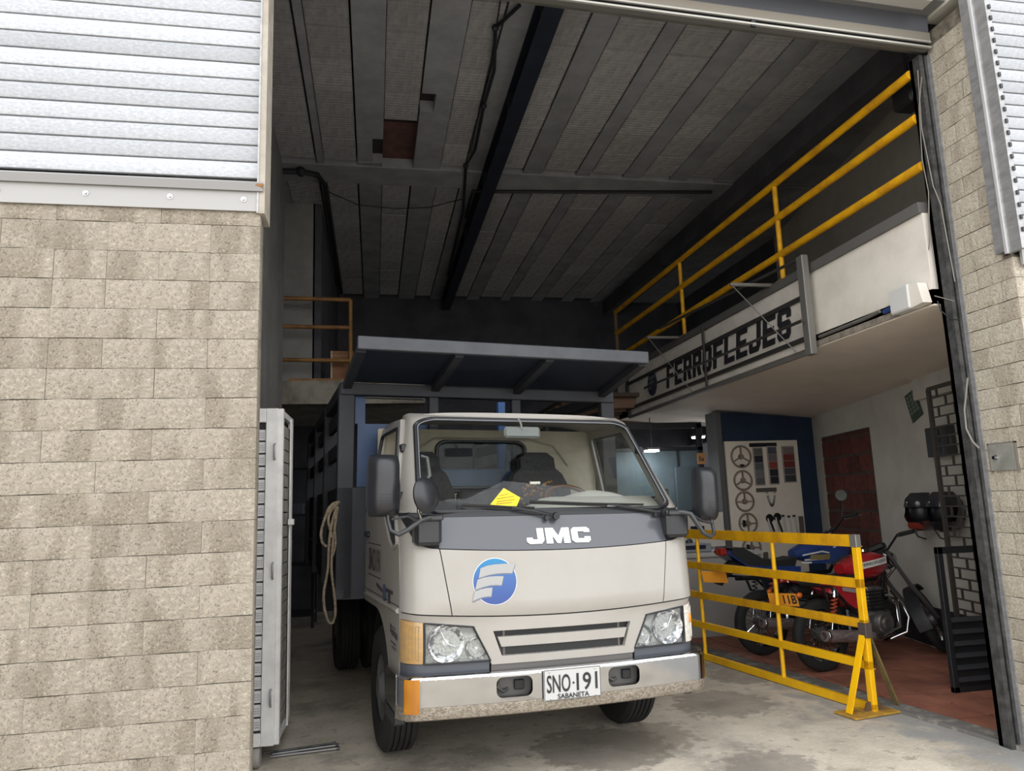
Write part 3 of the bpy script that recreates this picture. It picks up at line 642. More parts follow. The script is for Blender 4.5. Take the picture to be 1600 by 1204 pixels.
GASK = mat('gasket', (26, 27, 31), .5)
hood_bot = lambda x: .888+.042*(x/.9)**2
hood_top = lambda x: 1.238+.024*(x/.7)**2
seam = lambda t: .645+(.705-.645)*t
def zt_corner(x): return interp(abs(x), ((.70, 1.262), (.76, 1.268), (.81, 1.285), (.85, 1.335), (.88, 1.40), (.905, 1.462)))
# shell behind the panels so the seams read as dark lines
MB().sheet(fgrid(K(-.89), K(.89), K(.64), K(1.45), 24, 6, -.03), (0, .01, 0)).build('inner_shell', BLACK, trk)
hd = MB().sheet(fgrid(lambda t: -seam(t)+.003, lambda t: seam(t)-.003, lambda x: hood_bot(x)+.003, hood_top, 20, 8), BK).build('front_panel', WHITE, trk, 40)
for s in (-1, 1):
    a = (lambda t: seam(t)+.003) if s > 0 else K(-.905); b = K(.905) if s > 0 else (lambda t: -seam(t)-.003)
    MB().sheet(fgrid(a, b, lambda x: hood_bot(x)+.003, zt_corner, 14, 10), BK).build('corner_panel', WHITE, trk, 40)
    a = K(.712) if s > 0 else K(-.905); b = K(.905) if s > 0 else K(-.712)
    MB().sheet(fgrid(a, b, lambda x: zt_corner(x)+.002, K(1.463), 12, 5, -.006), BK).build('corner_trim', BLACKM, trk, 40)
    MB().bbox(s*.775-.075, s*.775+.075, .085, .2, 1.285, 1.435, .02).build('mirror_base', BLACKM, trk, 30)
MB().sheet(fgrid(K(-.708), K(.708), lambda x: hood_top(x)+.005, K(1.437), 20, 5), BK).build('cowl_panel', DARKG, trk, 40)
MB().sheet(fgrid(K(-.86), K(.86), K(1.437), K(1.466), 20, 2, .004), BK).build('cowl_seal', GASK, trk, 40)
# lower front: band above the lamps, centre panel with the grille opening
def lamp_top(x):
    ax = abs(x); return interp(ax, ((0, .846), (.53, .848), (.79, .878), (.9, .893)))
MB().sheet(fgrid(K(-.9), K(.9), lamp_top, lambda x: hood_bot(x)-.004, 30, 2, .002), BK).build('lamp_band', WHITE, trk, 40)
def ring(inner, outer, k=3, off=0.0):
    """closed ring of surface cells between two loops of (x, z)"""
    n = len(inner); g = []
    for i in range(n+1):
        a, b = inner[i % n], outer[i % n]; g.append([FS(a[0]+(b[0]-a[0])*j/k, a[1]+(b[1]-a[1])*j/k, off) for j in range(k+1)])
    return g
def quadloop(q, n=6):
    o = []
    for i in range(4):
        a, b = q[i], q[(i+1) % 4]
        for j in range(n): o.append((a[0]+(b[0]-a[0])*j/n, a[1]+(b[1]-a[1])*j/n))
    return o
hole = [(-.372, .686), (.372, .686), (.418, .818), (-.418, .818)]; outq = [(-.428, .645), (.428, .645), (.522, .848), (-.522, .848)]
gp = MB().sheet(ring(quadloop(hole, 8), quadloop(outq, 8), 2, .002), (0, .05, 0)).build('grille_panel', WHITE, trk, 40)
MB().sheet(fgrid(lambda t: -.372-.02*t, lambda t: .372+.02*t, K(.733), K(.785), 12, 2, -.0), (0, .03, 0)).build('grille_bar', WHITE, gp, 40)
for i in range(8):
    x = -.35+i*.1; MB().box(x-.006, x+.006, .11, .13, .68, .82).build('grille_stay', mat('stay_grey', (96, 92, 88), .6), gp)
MB().box(-.43, .43, .16, .18, .66, .84).build('radiator', BLACK, gp)
for s in (-1, 1):
    # headlamp
    def hq(a, b, off=0.0):     # a across (0 inner..1 outer), b up
        x0 = .435+.095*b; x = x0+(.79-x0)*a; z0 = .667; z1 = .846+.03*a; return FS(s*x, z0+(z1-z0)*b, off)
    hl = MB().sheet([[hq(a/8, b/4, -.022) for a in range(9)] for b in range(5)], (0, .01, 0)).build('headlamp', mat('lamp_silver', (188, 188, 185), .4, .1, col2=(128, 128, 126), scale=90, lo=.35, hi=.7), trk, 40)
    hl['label'] = 'clear headlamp with a large and a small reflector'
    for (x, z, r, d) in ((.675, .768, .094, .05), (.506, .73, .055, .035)):
        y = FS(s*x, z).y+.05
        MB().lathe([(.012, .0), (r*.55, -d*.35), (r*.85, -d*.8), (r, -d*1.1), (r+.006, -d*1.1), (r+.006, 0)], (s*x, y, z), (0, 1, 0), 28).build('reflector', mat('reflector_silver', (214, 214, 214), .2, .5, col2=(110, 112, 116), scale=30, lo=.45, hi=.55), hl, 50)
        MB().sphere((s*x, y-d*.5, z), (r*.22, .02, r*.22), 12, 8).build('bulb', mat('bulb_white', (235, 235, 235), .15, .3), hl, 60)
        if r > .08:
            MB().tube([(s*(x-.05), y-d*1.0, z-.02), (s*x, y-d*1.0, z), (s*(x+.03), y-d*1.0, z+.06)], .004, 6).build('shade_wire', CHROME, hl)
    fl_ = MB()
    for i in range(16): fl_.bar(hq(.02+i*.02, .80, -.018), hq(.02+i*.02, .97, -.018), .004)
    for i in range(20): fl_.bar(hq(.05+i*.045, .04, -.018), hq(.05+i*.045, .10, -.018), .004)
    fl_.build('flutes', mat('flute_grey', (150, 150, 150), .4, .2), hl)
    MB().sheet([[hq(a/8, b/4, .003) for a in range(9)] for b in range(5)], (0, .004, 0)).build('lens', MATS.setdefault('lens_glass', glass('lens_glass', (.95, .96, .96))), hl, 40)
    lp_ = [hq(a/6, 0, .004) for a in range(7)]+[hq(1, b/4, .004) for b in range(1, 5)]+[hq(1-a/6, 1, .004) for a in range(1, 7)]+[hq(0, 1-b/4, .004) for b in range(1, 4)]
    MB().tube(lp_, .0055, 6, True).build('lamp_seal', GASK, hl, 60)
    # corner turn lamp
    def cq(a, b, off=0.0): return FS(s*(.795+.108*a), .668+(.878+.013*a-.668)*b, off)
    tlm = mat('amber_lens', (164, 134, 92), .3, col2=(178, 142, 88), scale=14, stretch=(1, 1, 3), coat=.5) if s < 0 else mat('clear_lens', (196, 190, 180), .25, col2=(226, 222, 214), scale=40, coat=.5)
    tl = MB().sheet([[cq(a/10, b/6, .006-.006*((b-3)/3)**4) for a in range(11)] for b in range(7)], (0, .02, 0)).build('turn_lamp', tlm, trk, 50)
    tl['label'] = 'faded amber turn lamp' if s < 0 else 'clear turn lamp with an orange bulb'
    rb = MB()
    for i in range(9): rb.tube([cq(.2, .1+i*.1, .0075), cq(.8, .1+i*.1, .0075)], .0018, 4)
    for i in range(5): rb.tube([cq(.25+i*.13, .1, .0075), cq(.25+i*.13, .9, .0075)], .0016, 4)
    rb.build('lens_ribs', tlm, tl)
    if s > 0: MB().sphere(cq(.45, .62, -.004), (.022, .016, .035)).build('bulb', mat('bulb_orange', (226, 140, 50), .3), tl, 60)
    MB().tube([cq(-.02, 0, .004), cq(-.02, 1, .004)], .006, 6).build('lamp_gap', GASK, tl, 60)
    MB().sheet(fgrid(K(.44 if s > 0 else -.9), K(.9 if s > 0 else -.44), K(.60), K(.664), 12, 2, -.008), BK).build('lamp_filler', mat('filler_grey', (74, 77, 84), .45), trk, 40)
MB().sheet(fgrid(K(-.428), K(.428), K(.60), K(.643), 12, 2, -.01), BK).build('valance', mat('valance_grey', (96, 94, 92), .6), trk, 40)

# bumper
BWD = .935
def BS(x, z, off=0.0):
    r = .10; ax = abs(x); y = .075*(ax/BWD)**2
    if ax > BWD-r: d = min(ax-(BWD-r), r); y += r-sqrt(max(0, r*r-d*d))
    return V((x, y-off, z))
bmp = MB()
def bgrid(x0, x1, nx, zs):
    return [[BS(x0+(x1-x0)*i/nx, z)+V((0, o, 0)) for i in range(nx+1)] for z, o in zs]
bz = [(.465, 0), (.600, 0)]
FH = [(-.325, .538), (.325, .538)]
for x0, x1, nx in ((-.935, -.46, 16), (-.19, .19, 8), (.46, .935, 16)): bmp.sheet(bgrid(x0, x1, nx, bz), (0, .006, 0))
def rrect(cx, cz, hw, hh, r, n=5):
    o = []
    for (sx, sz, t0) in ((1, 1, 0), (-1, 1, 90), (-1, -1, 180), (1, -1, 270)):
        for k in range(n+1): t = radians(t0+90*k/n); o.append((cx+sx*(hw-r)+r*cos(t), cz+sz*(hh-r)+r*sin(t)))
    return o
for cx, cz in FH:
    inn = rrect(cx, cz, .10, .052, .034); ou = rrect(cx, .5325, .135, .0675, .0005)
    g = [[BS(a[0]+(b[0]-a[0])*j/2, a[1]+(b[1]-a[1])*j/2) for j in range(3)] for a, b in zip(inn+inn[:1], ou+ou[:1])]
    bmp.sheet(g, (0, .006, 0))
    bmp.sheet([[BS(p[0], p[1]), BS(p[0], p[1])+V((0, .03, 0))] for p in inn+inn[:1]], (0, .002, .0))
bmp.sheet([[BS(-.935+1.87*i/40, z)+V((0, o, 0)) for i in range(41)] for z, o in ((.600, 0), (.612, .006), (.618, .022), (.616, .06))], (0, 0, -.005))
for s in (-1, 1): bmp.sheet([[(s*.935, .175+.35*i/4, z) for i in range(5)] for z in (.425, .465, .60, .612)], (-s*.006, 0, 0))
bo = bmp.build('bumper', CHROME, trk, 40); bo['label'] = 'chrome bumper with two tow openings'
DIRT = mat('dirty_chrome', (164, 156, 145), .38, .6, col2=(130, 121, 108), scale=60, lo=.4, hi=.6, bump=.5, bscale=160)
MB().sheet([[BS(-.935+1.87*i/40, z)+V((0, o, 0)) for i in range(41)] for z, o in ((.392, .03), (.402, .008), (.43, 0), (.464, -.001))], (0, .006, 0)).build('bumper_lip', DIRT, bo, 40)
for cx, cz in FH:
    y = .09
    MB().box(cx-.12, cx+.12, y, y+.01, cz-.07, cz+.07).box(cx-.115, cx+.115, .03, y, cz-.075, cz-.06).build('tow_recess', mat('recess_grey', (92, 90, 88), .7), bo)
    MB().bbox(cx+.02, cx+.075, y-.02, y+.001, cz-.03, cz+.02, .004).build('tow_block', BLACK, bo)
    MB().tube([(cx-.07, y-.01, cz+.02), (cx-.08, y-.02, cz-.01), (cx-.05, y-.03, cz-.03), (cx-.02, y-.02, cz-.02)], .009, 6).build('tow_hook', STEELD, bo, 60)
tp_ = MB().sheet([[BS(-.905+.075*i/4, z, .003) for i in range(5)] for z in (.435, .605)], (0, .002, 0)).build('reflective_tape', mat('amber_tape', (178, 118, 20), .4, col2=(156, 96, 18), scale=10, stretch=(1, 1, .3)), bo, 40)
# number plate
pl = MB().bbox(-.168, .168, -.016, -.010, .452, .612, .002).build('number_plate', mat('plate_white', (178, 178, 177), .4), trk); pl['label'] = 'white number plate reading SNO 191 SABANETA'
pk = mat('plate_black', (30, 30, 32), .5); pt = MB()
text(pt, 'SNO', lambda a, b: (-.152+.138*a, -.0185, .492+.092*b), .012)
text(pt, '191', lambda a, b: (.022+.125*a, -.0185, .492+.092*b), .012)
text(pt, 'SABANETA', lambda a, b: (-.09+.185*a, -.0185, .459+.026*b), .02)
pt.lathe([(0, 0), (.006, 0), (.006, .001), (0, .001)], (.004, -.0185, .535), (0, 1, 0), 10)
pt.build('plate_lettering', pk, pl)
fb = MB()
for z in (.455, .609): fb.box(-.165, .165, -.0175, -.0165, z-.0012, z+.0012)
for x in (-.165, .165): fb.box(x-.0012, x+.0012, -.0175, -.0165, .455, .609)
fb.build('plate_border', pk, pl)
for x, z in ((-.135, .6), (.135, .6), (-.13, .463), (.135, .463)): MB().sphere((x, -.016, z), (.007, .004, .007), 8, 6).build('rivet', mat('rivet', (190, 188, 182), .4, .5), pl)
# badge letters
LJ = [(.62, 1), (1, 1), (1, .22), (.82, 0), (.14, 0), (0, .14), (0, .4), (.34, .4), (.34, .28), (.62, .28)]
LM = [(0, 0), (0, 1), (.32, 1), (.52, .47), (.70, 1), (1, 1), (1, 0), (.73, 0), (.73, .52), (.58, 0), (.44, 0), (.27, .52), (.27, 0)]
LC = [(1, .66), (1, .86), (.86, 1), (.16, 1), (0, .84), (0, .16), (.16, 0), (.86, 0), (1, .14), (1, .38), (.68, .38), (.68, .27), (.34, .27), (.34, .73), (.68, .73), (.68, .66)]
bd = MB()
for L_, x0, x1 in ((LJ, -.205, -.10), (LM, -.088, .06), (LC, .072, .19)):
    bd.prism([FS(x0+(x1-x0)*a, 1.276+.086*b, .006) for a, b in L_], (0, .01, 0))
bd.build('badge_letters', mat('badge_white', (226, 226, 226), .2, .3), trk)
# round company emblem on the front panel
EC, ER = (-.405, 1.082), .122
em_m = mat('emblem_blue', (58, 104, 190), .35)
n_ = em_m.node_tree; t_ = n_.nodes.new('ShaderNodeTexCoord'); sx = n_.nodes.new('ShaderNodeSeparateXYZ'); mr2 = n_.nodes.new('ShaderNodeMapRange'); r_ = n_.nodes.new('ShaderNodeValToRGB')
mr2.inputs['From Min'].default_value = EC[1]-ER; mr2.inputs['From Max'].default_value = EC[1]+ER; n_.links.new(t_.outputs['Object'], sx.inputs[0]); n_.links.new(sx.outputs['Z'], mr2.inputs[0]); n_.links.new(mr2.outputs[0], r_.inputs[0])
r_.color_ramp.elements[0].color = lin((36, 66, 130)); r_.color_ramp.elements[0].position = .1; r_.color_ramp.elements[1].color = lin((16, 116, 162)); r_.color_ramp.elements[1].position = .98
e_ = r_.color_ramp.elements.new(.6); e_.color = lin((46, 86, 146)); n_.links.new(r_.outputs[0], n_.nodes['Principled BSDF'].inputs['Base Color'])
def disc(c, r, off, n=40, rings=3):
    mb = MB(); vs = [FS(c[0], c[1], off)]; fs = []
    for k in range(1, rings+1):
        for i in range(n): t = 2*pi*i/n; vs.append(FS(c[0]+r*k/rings*cos(t), c[1]+r*k/rings*sin(t), off))
    fs += [(0, 1+i, 1+(i+1) % n) for i in range(n)]
    for k in range(rings-1): fs += [(1+k*n+i, 1+(k+1)*n+i, 1+(k+1)*n+(i+1) % n, 1+k*n+(i+1) % n) for i in range(n)]
    return mb.add(vs, fs)
emb = disc(EC, ER+.004, .002).build('emblem', mat('emblem_rim', (206, 206, 206), .4), trk); emb['label'] = 'round blue company emblem with three silver bands'
disc(EC, ER, .0035).build('emblem_disc', em_m, emb)
def em(poly, off, dx=0, dz=0): return [FS(EC[0]+(x-605)/445*ER+dx, EC[1]-(y-635)/445*ER+dz, off) for x, y in poly]
ST = [[(315, 370), (450, 325), (600, 305), (800, 298), (1040, 305), (965, 490), (830, 482), (650, 485), (480, 505), (270, 560)],
      [(245, 590), (370, 555), (500, 537), (640, 534), (785, 542), (735, 715), (620, 705), (500, 707), (350, 735), (190, 785)],
      [(180, 815), (300, 775), (420, 755), (545, 752), (515, 920), (440, 918), (330, 930), (240, 955), (130, 1000)]]
sh_, bn = MB(), MB()
for p_ in ST: sh_.add(em(p_, .0045, .001, -.006), [tuple(range(len(p_)))]); bn.add(em(p_, .0055), [tuple(range(len(p_)))])
sh_.build('emblem_edge', mat('emblem_grey', (96, 106, 122), .5), emb); bn.build('emblem_band', mat('emblem_silver', (150, 150, 149), .35), emb)

# windscreen, surround, roof
WZ0, WZ1 = 1.463, 2.045
def rr_unit(r, n=8): return rrect(0, 0, 1, 1, r, n)
def wsp(a, b, grow=0.0): z = WZ0+(b+1)/2*(WZ1+.02*(1-a*a)-WZ0); return FS(a*(.80-.062*(z-WZ0)/(WZ1-WZ0)), z, grow)
lo_ = rr_unit(.16); gl_g = []
for a, b in lo_+lo_[:1]: gl_g.append([wsp(a*k/6, b*k/6, -.004) for k in range(1, 7)])
mb = MB().sheet(gl_g, (0, .004, 0)); mb.add([wsp(a/6, b/6, -.004) for a, b in lo_], [tuple(range(len(lo_)))])
WG = glass('windscreen_glass', (.95, .965, .96), 1.3); mb.build('windscreen', WG, trk, 60)
MB().tube([wsp(a, b, .004) for a, b in lo_], .015, 6, True).build('windscreen_seal', GASK, trk, 60)
ch = MB().tube([wsp(a*.985, b*.975, .012) for a, b in lo_], .0035, 5, True).build('seal_bead', mat('bead', (120, 122, 126), .4), trk, 60)
ou_ = rr_unit(.03)
def wout(a, b): z = 1.463+(b+1)/2*(2.105-1.463); return FS(a*TW(z), z)
g = []
for (a, b), (c, d) in zip(lo_+lo_[:1], ou_+ou_[:1]):
    p, q = wsp(a, b), wout(c, d)
    row = []
    for j in range(7):
        t = j/6; x = p.x+(q.x-p.x)*t; z = p.z+(q.z-p.z)*t; row.append(FS(x, z))
    g.append(row)
MB().sheet(g, (0, .03, 0)).build('windscreen_frame', WHITE, trk, 40)
g = []
for i in range(13):
    t = i/12; row = []
    for j in range(25):
        a = -1+2*j/24; x = a*.785; yf = FS(x*.985, 2.105).y-.003; y = yf+(1.47-yf)*t
        z = 2.105+.035*sin(pi*min(1, t*1.6)/2)-.055*abs(a)**6*(1 if t > 0 else .6)
        row.append((x+(.02*a if t > 0 else 0), y, z))
    g.append(row)
MB().sheet(g, (0, 0, -.03)).build('roof', WHITE, trk, 50)
CABB = 1.47
def SXf(y, z): return TW(z)+.03*max(0, y-.25)/1.2
ysd = lambda z: TY(z)+.19
def zlow(y):
    if y < .57: return .44
    if y < 1.02: return .37+sqrt(max(0, .5**2-(y-1.02)**2))
    return .87
for s in (-1, 1):
    mb = MB(); ys = [.255+.02*i for i in range(0, 1)]+[.26+(CABB-.26)*i/26 for i in range(27)]
    def scol(z0f, z1f, y0f, n=8):
        g = []
        for k in range(n+1):
            row = []
            for y in ys:
                z0, z1 = z0f(y), z1f(y); z = z0+(z1-z0)*k/n; yy = max(y, y0f(z)); row.append((s*SXf(yy, z), yy, z))
            g.append(row)
        return g
    dr = MB().sheet(scol(lambda y: .955, K(1.463), lambda z: ysd(z)-.01), (-s*.02, 0, 0)).build('door', WHITE, trk, 40)
    fd = MB().sheet(scol(zlow, lambda y: max(.948, zlow(y)), lambda z: ysd(z)-.01), (-s*.02, 0, 0)).build('fender', WHITE, trk, 40)
    # rolled crease above the arch
    MB().tube([(s*(SXf(y, .93)+.002), y, .93-.01*(y-.3)) for y in [.28+.04*i for i in range(29)]], .016, 6).build('crease', WHITE, fd, 60)
    MB().prism([(s*.91, .26, .40), (s*.91, .26, .56), (s*.925, .50, .56), (s*.925, .52, .40)], (-s*.05, 0, 0)).build('step_panel', WHITE, fd, 30)
    MB().bbox(min(s*.86, s*.93), max(s*.86, s*.93), .28, .56, .33, .41, .01).build('step', BLACKM, trk)
    # wheel-arch liner
    MB().sheet([[(s*(.60+.27*i), 1.02+.5*cos(t), .37+.5*sin(t)) for t in [pi*(.05+.9*k/12) for k in range(13)]] for i in (0, 1)], (0, 0, .01)).build('arch_liner', BLACK, trk)
    # upper side: frame round the door window
    def us(a, b, in_=0.0): z = 1.463+(b+1)/2*(2.06-1.463); y0 = ysd(z)-.01; y = y0+(a+1)/2*(CABB-y0); return V((s*(SXf(y, z)-in_), y, z))
    iw = [(-.80+.0*0, -.93), ]; inn = [(a*.80-.02, b*.80+.02) for a, b in rr_unit(.14, 5)]; oo = rr_unit(.01, 5)
    g = [[us(a+(c-a)*j/3, b+(d-b)*j/3) for j in range(4)] for (a, b), (c, d) in zip(inn+inn[:1], oo+oo[:1])]
    MB().sheet(g, (-s*.03, 0, 0)).build('window_frame', WHITE, dr, 40)
    MB().tube([us(a*1.0, b*1.0, .002) for a, b in inn], .012, 6, True).build('window_seal', GASK, dr, 60)
    if s > 0:
        mb = MB(); mb.sheet([[us(a*k/3, b*k/3, .02) for k in range(1, 4)] for a, b in inn+inn[:1]], (0, .001, 0)); mb.build('door_glass', WG, dr)
    # dipped quarter glass at the front of the door
    q = [(.30, 1.30), (.40, 1.262), (.50, 1.30), (.68, 1.455), (.34, 1.455)]
    MB().prism([(s*(SXf(y, z)+.004), y, z) for y, z in q], (-s*.006, 0, 0)).build('quarter_window', BLACK, dr)
    MB().tube([(s*(SXf(y, z)+.004), y, z) for y, z in q+q[:1]], .012, 6).build('quarter_seal', WHITE, dr, 60)
    for z in (1.56, 1.86): MB().bbox(min(s*(TW(z)-.03), s*(TW(z)+.006)), max(s*(TW(z)-.03), s*(TW(z)+.006)), ysd(z)-.05, ysd(z)+.01, z-.025, z+.025, .006).build('hinge', BLACK, dr)
    MB().bbox(min(s*.925, s*.955), max(s*.925, s*.955), 1.28, 1.42, 1.30, 1.34, .01).build('door_handle', BLACKM, dr)
# side lettering on the left-hand door
sl = MB(); k_ = mat('decal_black', (52, 50, 54), .6)
X_ = lambda y, z: -(SXf(y, z)+.0025)
dpl = tpxx(578, 845, -.93), tpxx(597, 845, -.93)
ya, yb_ = 1.30, .86
text(sl, 'SNO191', lambda a, b: (X_(ya+(yb_-ya)*a, 1.1), ya+(yb_-ya)*a, 1.085+.15*b), .012); 
for z in (1.055, 1.26): sl.add([(X_(y, z)-.0, y, z+d) for y, d in ((ya+.03, 0), (yb_-.03, 0), (yb_-.03, .006), (ya+.03, .006))], [(0, 1, 2, 3)])
sl.build('side_lettering', k_, trk)
sl = MB()
sl.prism([(X_(y, .99), y, z) for y, z in ((.98, 1.005), (.78, .985), (.78, 1.00), (.98, 1.025))], (-.002, 0, 0))
sl.prism([(X_(y, .99), y, z) for y, z in ((.58, .93), (.52, .93), (.52, 1.0), (.44, 1.0), (.44, 1.02), (.64, 1.02), (.64, 1.0), (.58, 1.0))], (-.002, 0, 0))
sl.build('side_stripe', k_, trk)
MB().lathe([(0, 0), (.05, 0), (.05, .002), (0, .002)], (X_(.7, .99)-.004, .7, .99), (1, 0, 0), 20).build('side_badge', mat('badge_slate', (70, 80, 110), .5), trk)
sl = MB()
for i, (y, z, w_, h) in enumerate(((.50, .785, .03, .05), (.455, .775, .03, .035), (.41, .775, .03, .035), (.365, .77, .03, .035), (.32, .768, .03, .035), (.42, .735, .18, .008), (.40, .71, .14, .008), (.42, .82, .16, .006))):
    sl.add([(X_(y, z), y+w_/2, z), (X_(y, z), y-w_/2, z), (X_(y, z), y-w_/2, z+h), (X_(y, z), y+w_/2, z+h)], [(0, 1, 2, 3)])
sl.build('side_sticker', k_, trk)

# cab interior
INT = mat('cab_grey', (180, 172, 155), .8, col2=(164, 156, 140), scale=4); SEAT = mat('seat_cloth', (62, 62, 64), .9, col2=(50, 50, 52), scale=30); DASH = mat('dash_grey', (150, 147, 138), .7)
wo = [(-.86, .98), (.86, .98), (.80, 2.07), (-.80, 2.07)]
def rwq(a, b): z = .98+(b+1)/2*1.09; return V((a*.86, 1.44, z))
inn = [((-.08+.345*a)/.86, ((1.80+.185*b)-.98)/1.09*2-1) for a, b in rr_unit(.3, 5)]; oo = rr_unit(.02, 5)
cw = MB().sheet([[rwq(a+(c-a)*j/2, b+(d-b)*j/2) for j in range(3)] for (a, b), (c, d) in zip(inn+inn[:1], oo+oo[:1])], (0, .02, 0)).build('cab_rear_wall', INT, trk)
MB().tube([rwq(a, b)-V((0, .005, 0)) for a, b in inn], .016, 6, True).build('rear_window_seal', BLACK, cw, 60)
mb = MB(); mb.add([rwq(a, b)+V((0, .01, 0)) for a, b in inn], [tuple(range(len(inn)))]); mb.build('rear_window', WG, cw)
MB().tube([(-.6, 1.43, 1.9), (-.45, 1.42, 2.0), (.3, 1.42, 2.0), (.5, 1.43, 1.95), (.62, 1.43, 1.8)], .008, 6).build('trim_piping', mat('piping', (160, 154, 140), .6), cw, 60)
MB().box(-.85, .85, .25, 1.44, .93, .95).build('cab_floor', BLACK, trk)
db = MB().sheet([[(x, .30+.05*(x/.8)**2+d, z+(.075*min(1, max(0, (x+.12)/.14))*(0, .25, .8, 1, .6, 0)[int(max(0, min(5, round((d+.06)/.07))))])) for x in [-.8+1.6*i/20 for i in range(21)]] for d, z in ((-.06, 1.40), (.0, 1.455), (.12, 1.47), (.20, 1.475), (.27, 1.45), (.29, 1.2))], (0, .0, -.02)).build('dashboard', DASH, trk, 50)
MB().sheet([[(.42+.24*cos(t)*k, .53+.08*k*sin(t)-.0, 1.54+.045*sin(pi*(1-k)/2)) for t in [2*pi*i/20 for i in range(21)]] for k in (1, .8, .5, .1)], (0, 0, -.01)).build('instrument_hood', DASH, db, 60)
for s, lab in ((-1, 'passenger'), (1, 'driver')):
    x = -.55 if s < 0 else .33
    wf_ = 1.0 if s < 0 else 1.12
    se = MB().bbox(x-.22, x+.22, .80, 1.25, 1.0, 1.14, .04).build('seat', SEAT, trk, 50)
    pts = [(-.22, 1.10), (-.23, 1.4), (-.22, 1.60), (-.17, 1.72), (-.125, 1.76), (-.12, 1.84), (-.07, 1.88), (.07, 1.88), (.12, 1.84), (.125, 1.76), (.17, 1.72), (.22, 1.60), (.23, 1.4), (.22, 1.10)]
    MB().prism([(x+a*wf_, 1.20+(z-1.1)*.18, z+.02*(z-1.1)) for a, z in pts], (0, .10, 0)).build('backrest', SEAT, se, 40)
    MB().tube([(x-.14, 1.19, 1.2), (x-.14, 1.26, 1.6)], .006, 5).tube([(x+.14, 1.19, 1.2), (x+.14, 1.26, 1.6)], .006, 5).build('seam', BLACK, se)
MB().bbox(-.31, .06, 1.22, 1.34, 1.0, 1.615, .03).bbox(-.31, .06, .85, 1.25, 1.0, 1.12, .03).build('middle_seat', SEAT, trk, 50)
sw = MB().tube([(.36+.17*cos(t), .80+.17*sin(t)*.75, 1.525+.17*sin(t)*.6) for t in [2*pi*i/24 for i in range(24)]], .015, 8, True).build('steering_wheel', mat('wood_brown', (84, 58, 44), .4), trk, 60)
MB().tube([(.19, .8, 1.525), (.53, .8, 1.525)], .014, 6).tube([(.36, .80, 1.525), (.36, .56, 1.40)], .03, 8).sphere((.36, .80, 1.53), (.05, .04, .03)).build('wheel_spoke', BLACK, sw, 60)
bs = MB(); R_ = random.Random(3)
for i in range(60): bs.sphere((.18+R_.uniform(-.10, .12), .95+R_.uniform(-.02, .06), 1.50+R_.uniform(0, .16)), .011, 6, 4)
bs.build('bead_cover', mat('wood_beads', (140, 102, 66), .5, col2=(70, 50, 36), scale=30), trk)['kind'] = 'stuff'
im = MB().bbox(-.165, .085, .60, .63, 1.93, 2.005, .014).build('interior_mirror', mat('mirror_back', (118, 120, 119), .5), trk, 30)
MB().tube([(-.045, .61, 1.97), (-.055, .59, 2.02), (-.075, .585, 2.055)], .008, 6).build('mirror_stalk', MATS['mirror_back'], im, 60)
gh = MB().tube([(-.735, .50, 1.80), (-.70, .49, 1.79), (-.69, .46, 1.68), (-.73, .42, 1.64)], .012, 6).build('grab_handle', mat('handle_grey', (98, 98, 96), .6), trk, 60)
# card behind the glass
cp4 = [tpx(u, v, .245) for u, v in ((766, 788), (788, 761), (814, 778), (808, 791))]
def oncard(u, v):
    best = None
    for k in range(60):
        y = .17+k*.004; p = tpx(u, v, y)
        if y >= FS(p.x, p.z).y+.012: return p
    return p
card = MB().prism([oncard(u, v) for u, v in ((766, 788), (787, 762), (813, 777), (807, 791))], (0, .002, 0)).build('hang_card', mat('card_yellow', (236, 206, 40), .6), trk); card['label'] = 'yellow card behind the windscreen'
cl = MB()
for (u0, v0, u1, v1) in ((780, 774, 794, 771.5), (776, 779, 803, 775), (776, 783.5, 804, 780), (775, 787, 800, 784.5)):
    p, q = oncard(u0, v0), oncard(u1, v1); cl.bar(p-V((0, .003, 0)), q-V((0, .003, 0)), .0015, .006)
cl.build('card_writing', mat('card_brown', (168, 140, 44), .7), card)
tg = tpx(836, 754, .8); MB().bbox(tg.x-.035, tg.x+.04, .80, .81, tg.z-.009, tg.z+.009, .003).build('paper_tag', mat('paper', (226, 222, 206), .7), trk)

# wipers
for (px0, px1, px2) in (((868, 806), (800, 792), (722, 789)), ((1036, 801), (950, 787), (828, 784))):
    def onws(u, v, off):
        for k in range(200):
            y = .02+k*.003; p = tpx(u, v, y)
            if y >= FS(p.x, max(p.z, 1.3)).y-off: return p
        return p
    a_, b_, c_ = onws(*px0, .03), onws(*px1, .035), onws(*px2, .015)
    wp = MB().tube([a_, a_.lerp(b_, .5)+V((0, -.004, .003)), b_], [.012, .010, .007], 6).build('wiper_arm', BLACK, trk, 60)
    d_ = (c_-b_); e_ = b_-d_*.35; e_ = onws(px1[0]+(px1[0]-px2[0])*.45, px1[1]+(px1[1]-px2[1])*.3, .02)
    MB().tube([c_, b_+V((0, .012, 0)), e_], .007, 5).bar(c_, b_+V((0, .014, -.006)), .006, .022).build('wiper_blade', RUBBER, wp, 60)
    MB().lathe([(0, -.02), (.02, -.02), (.024, 0), (0, .0)], a_, (0, 1, 0), 12).build('wiper_pivot', BLACK, wp, 40)
    MB().lathe([(0, -.015), (.014, -.015), (.016, 0), (0, .0)], a_+V((-.055, .006, -.008)), (0, 1, 0), 10).build('washer_jet', BLACK, wp, 40)
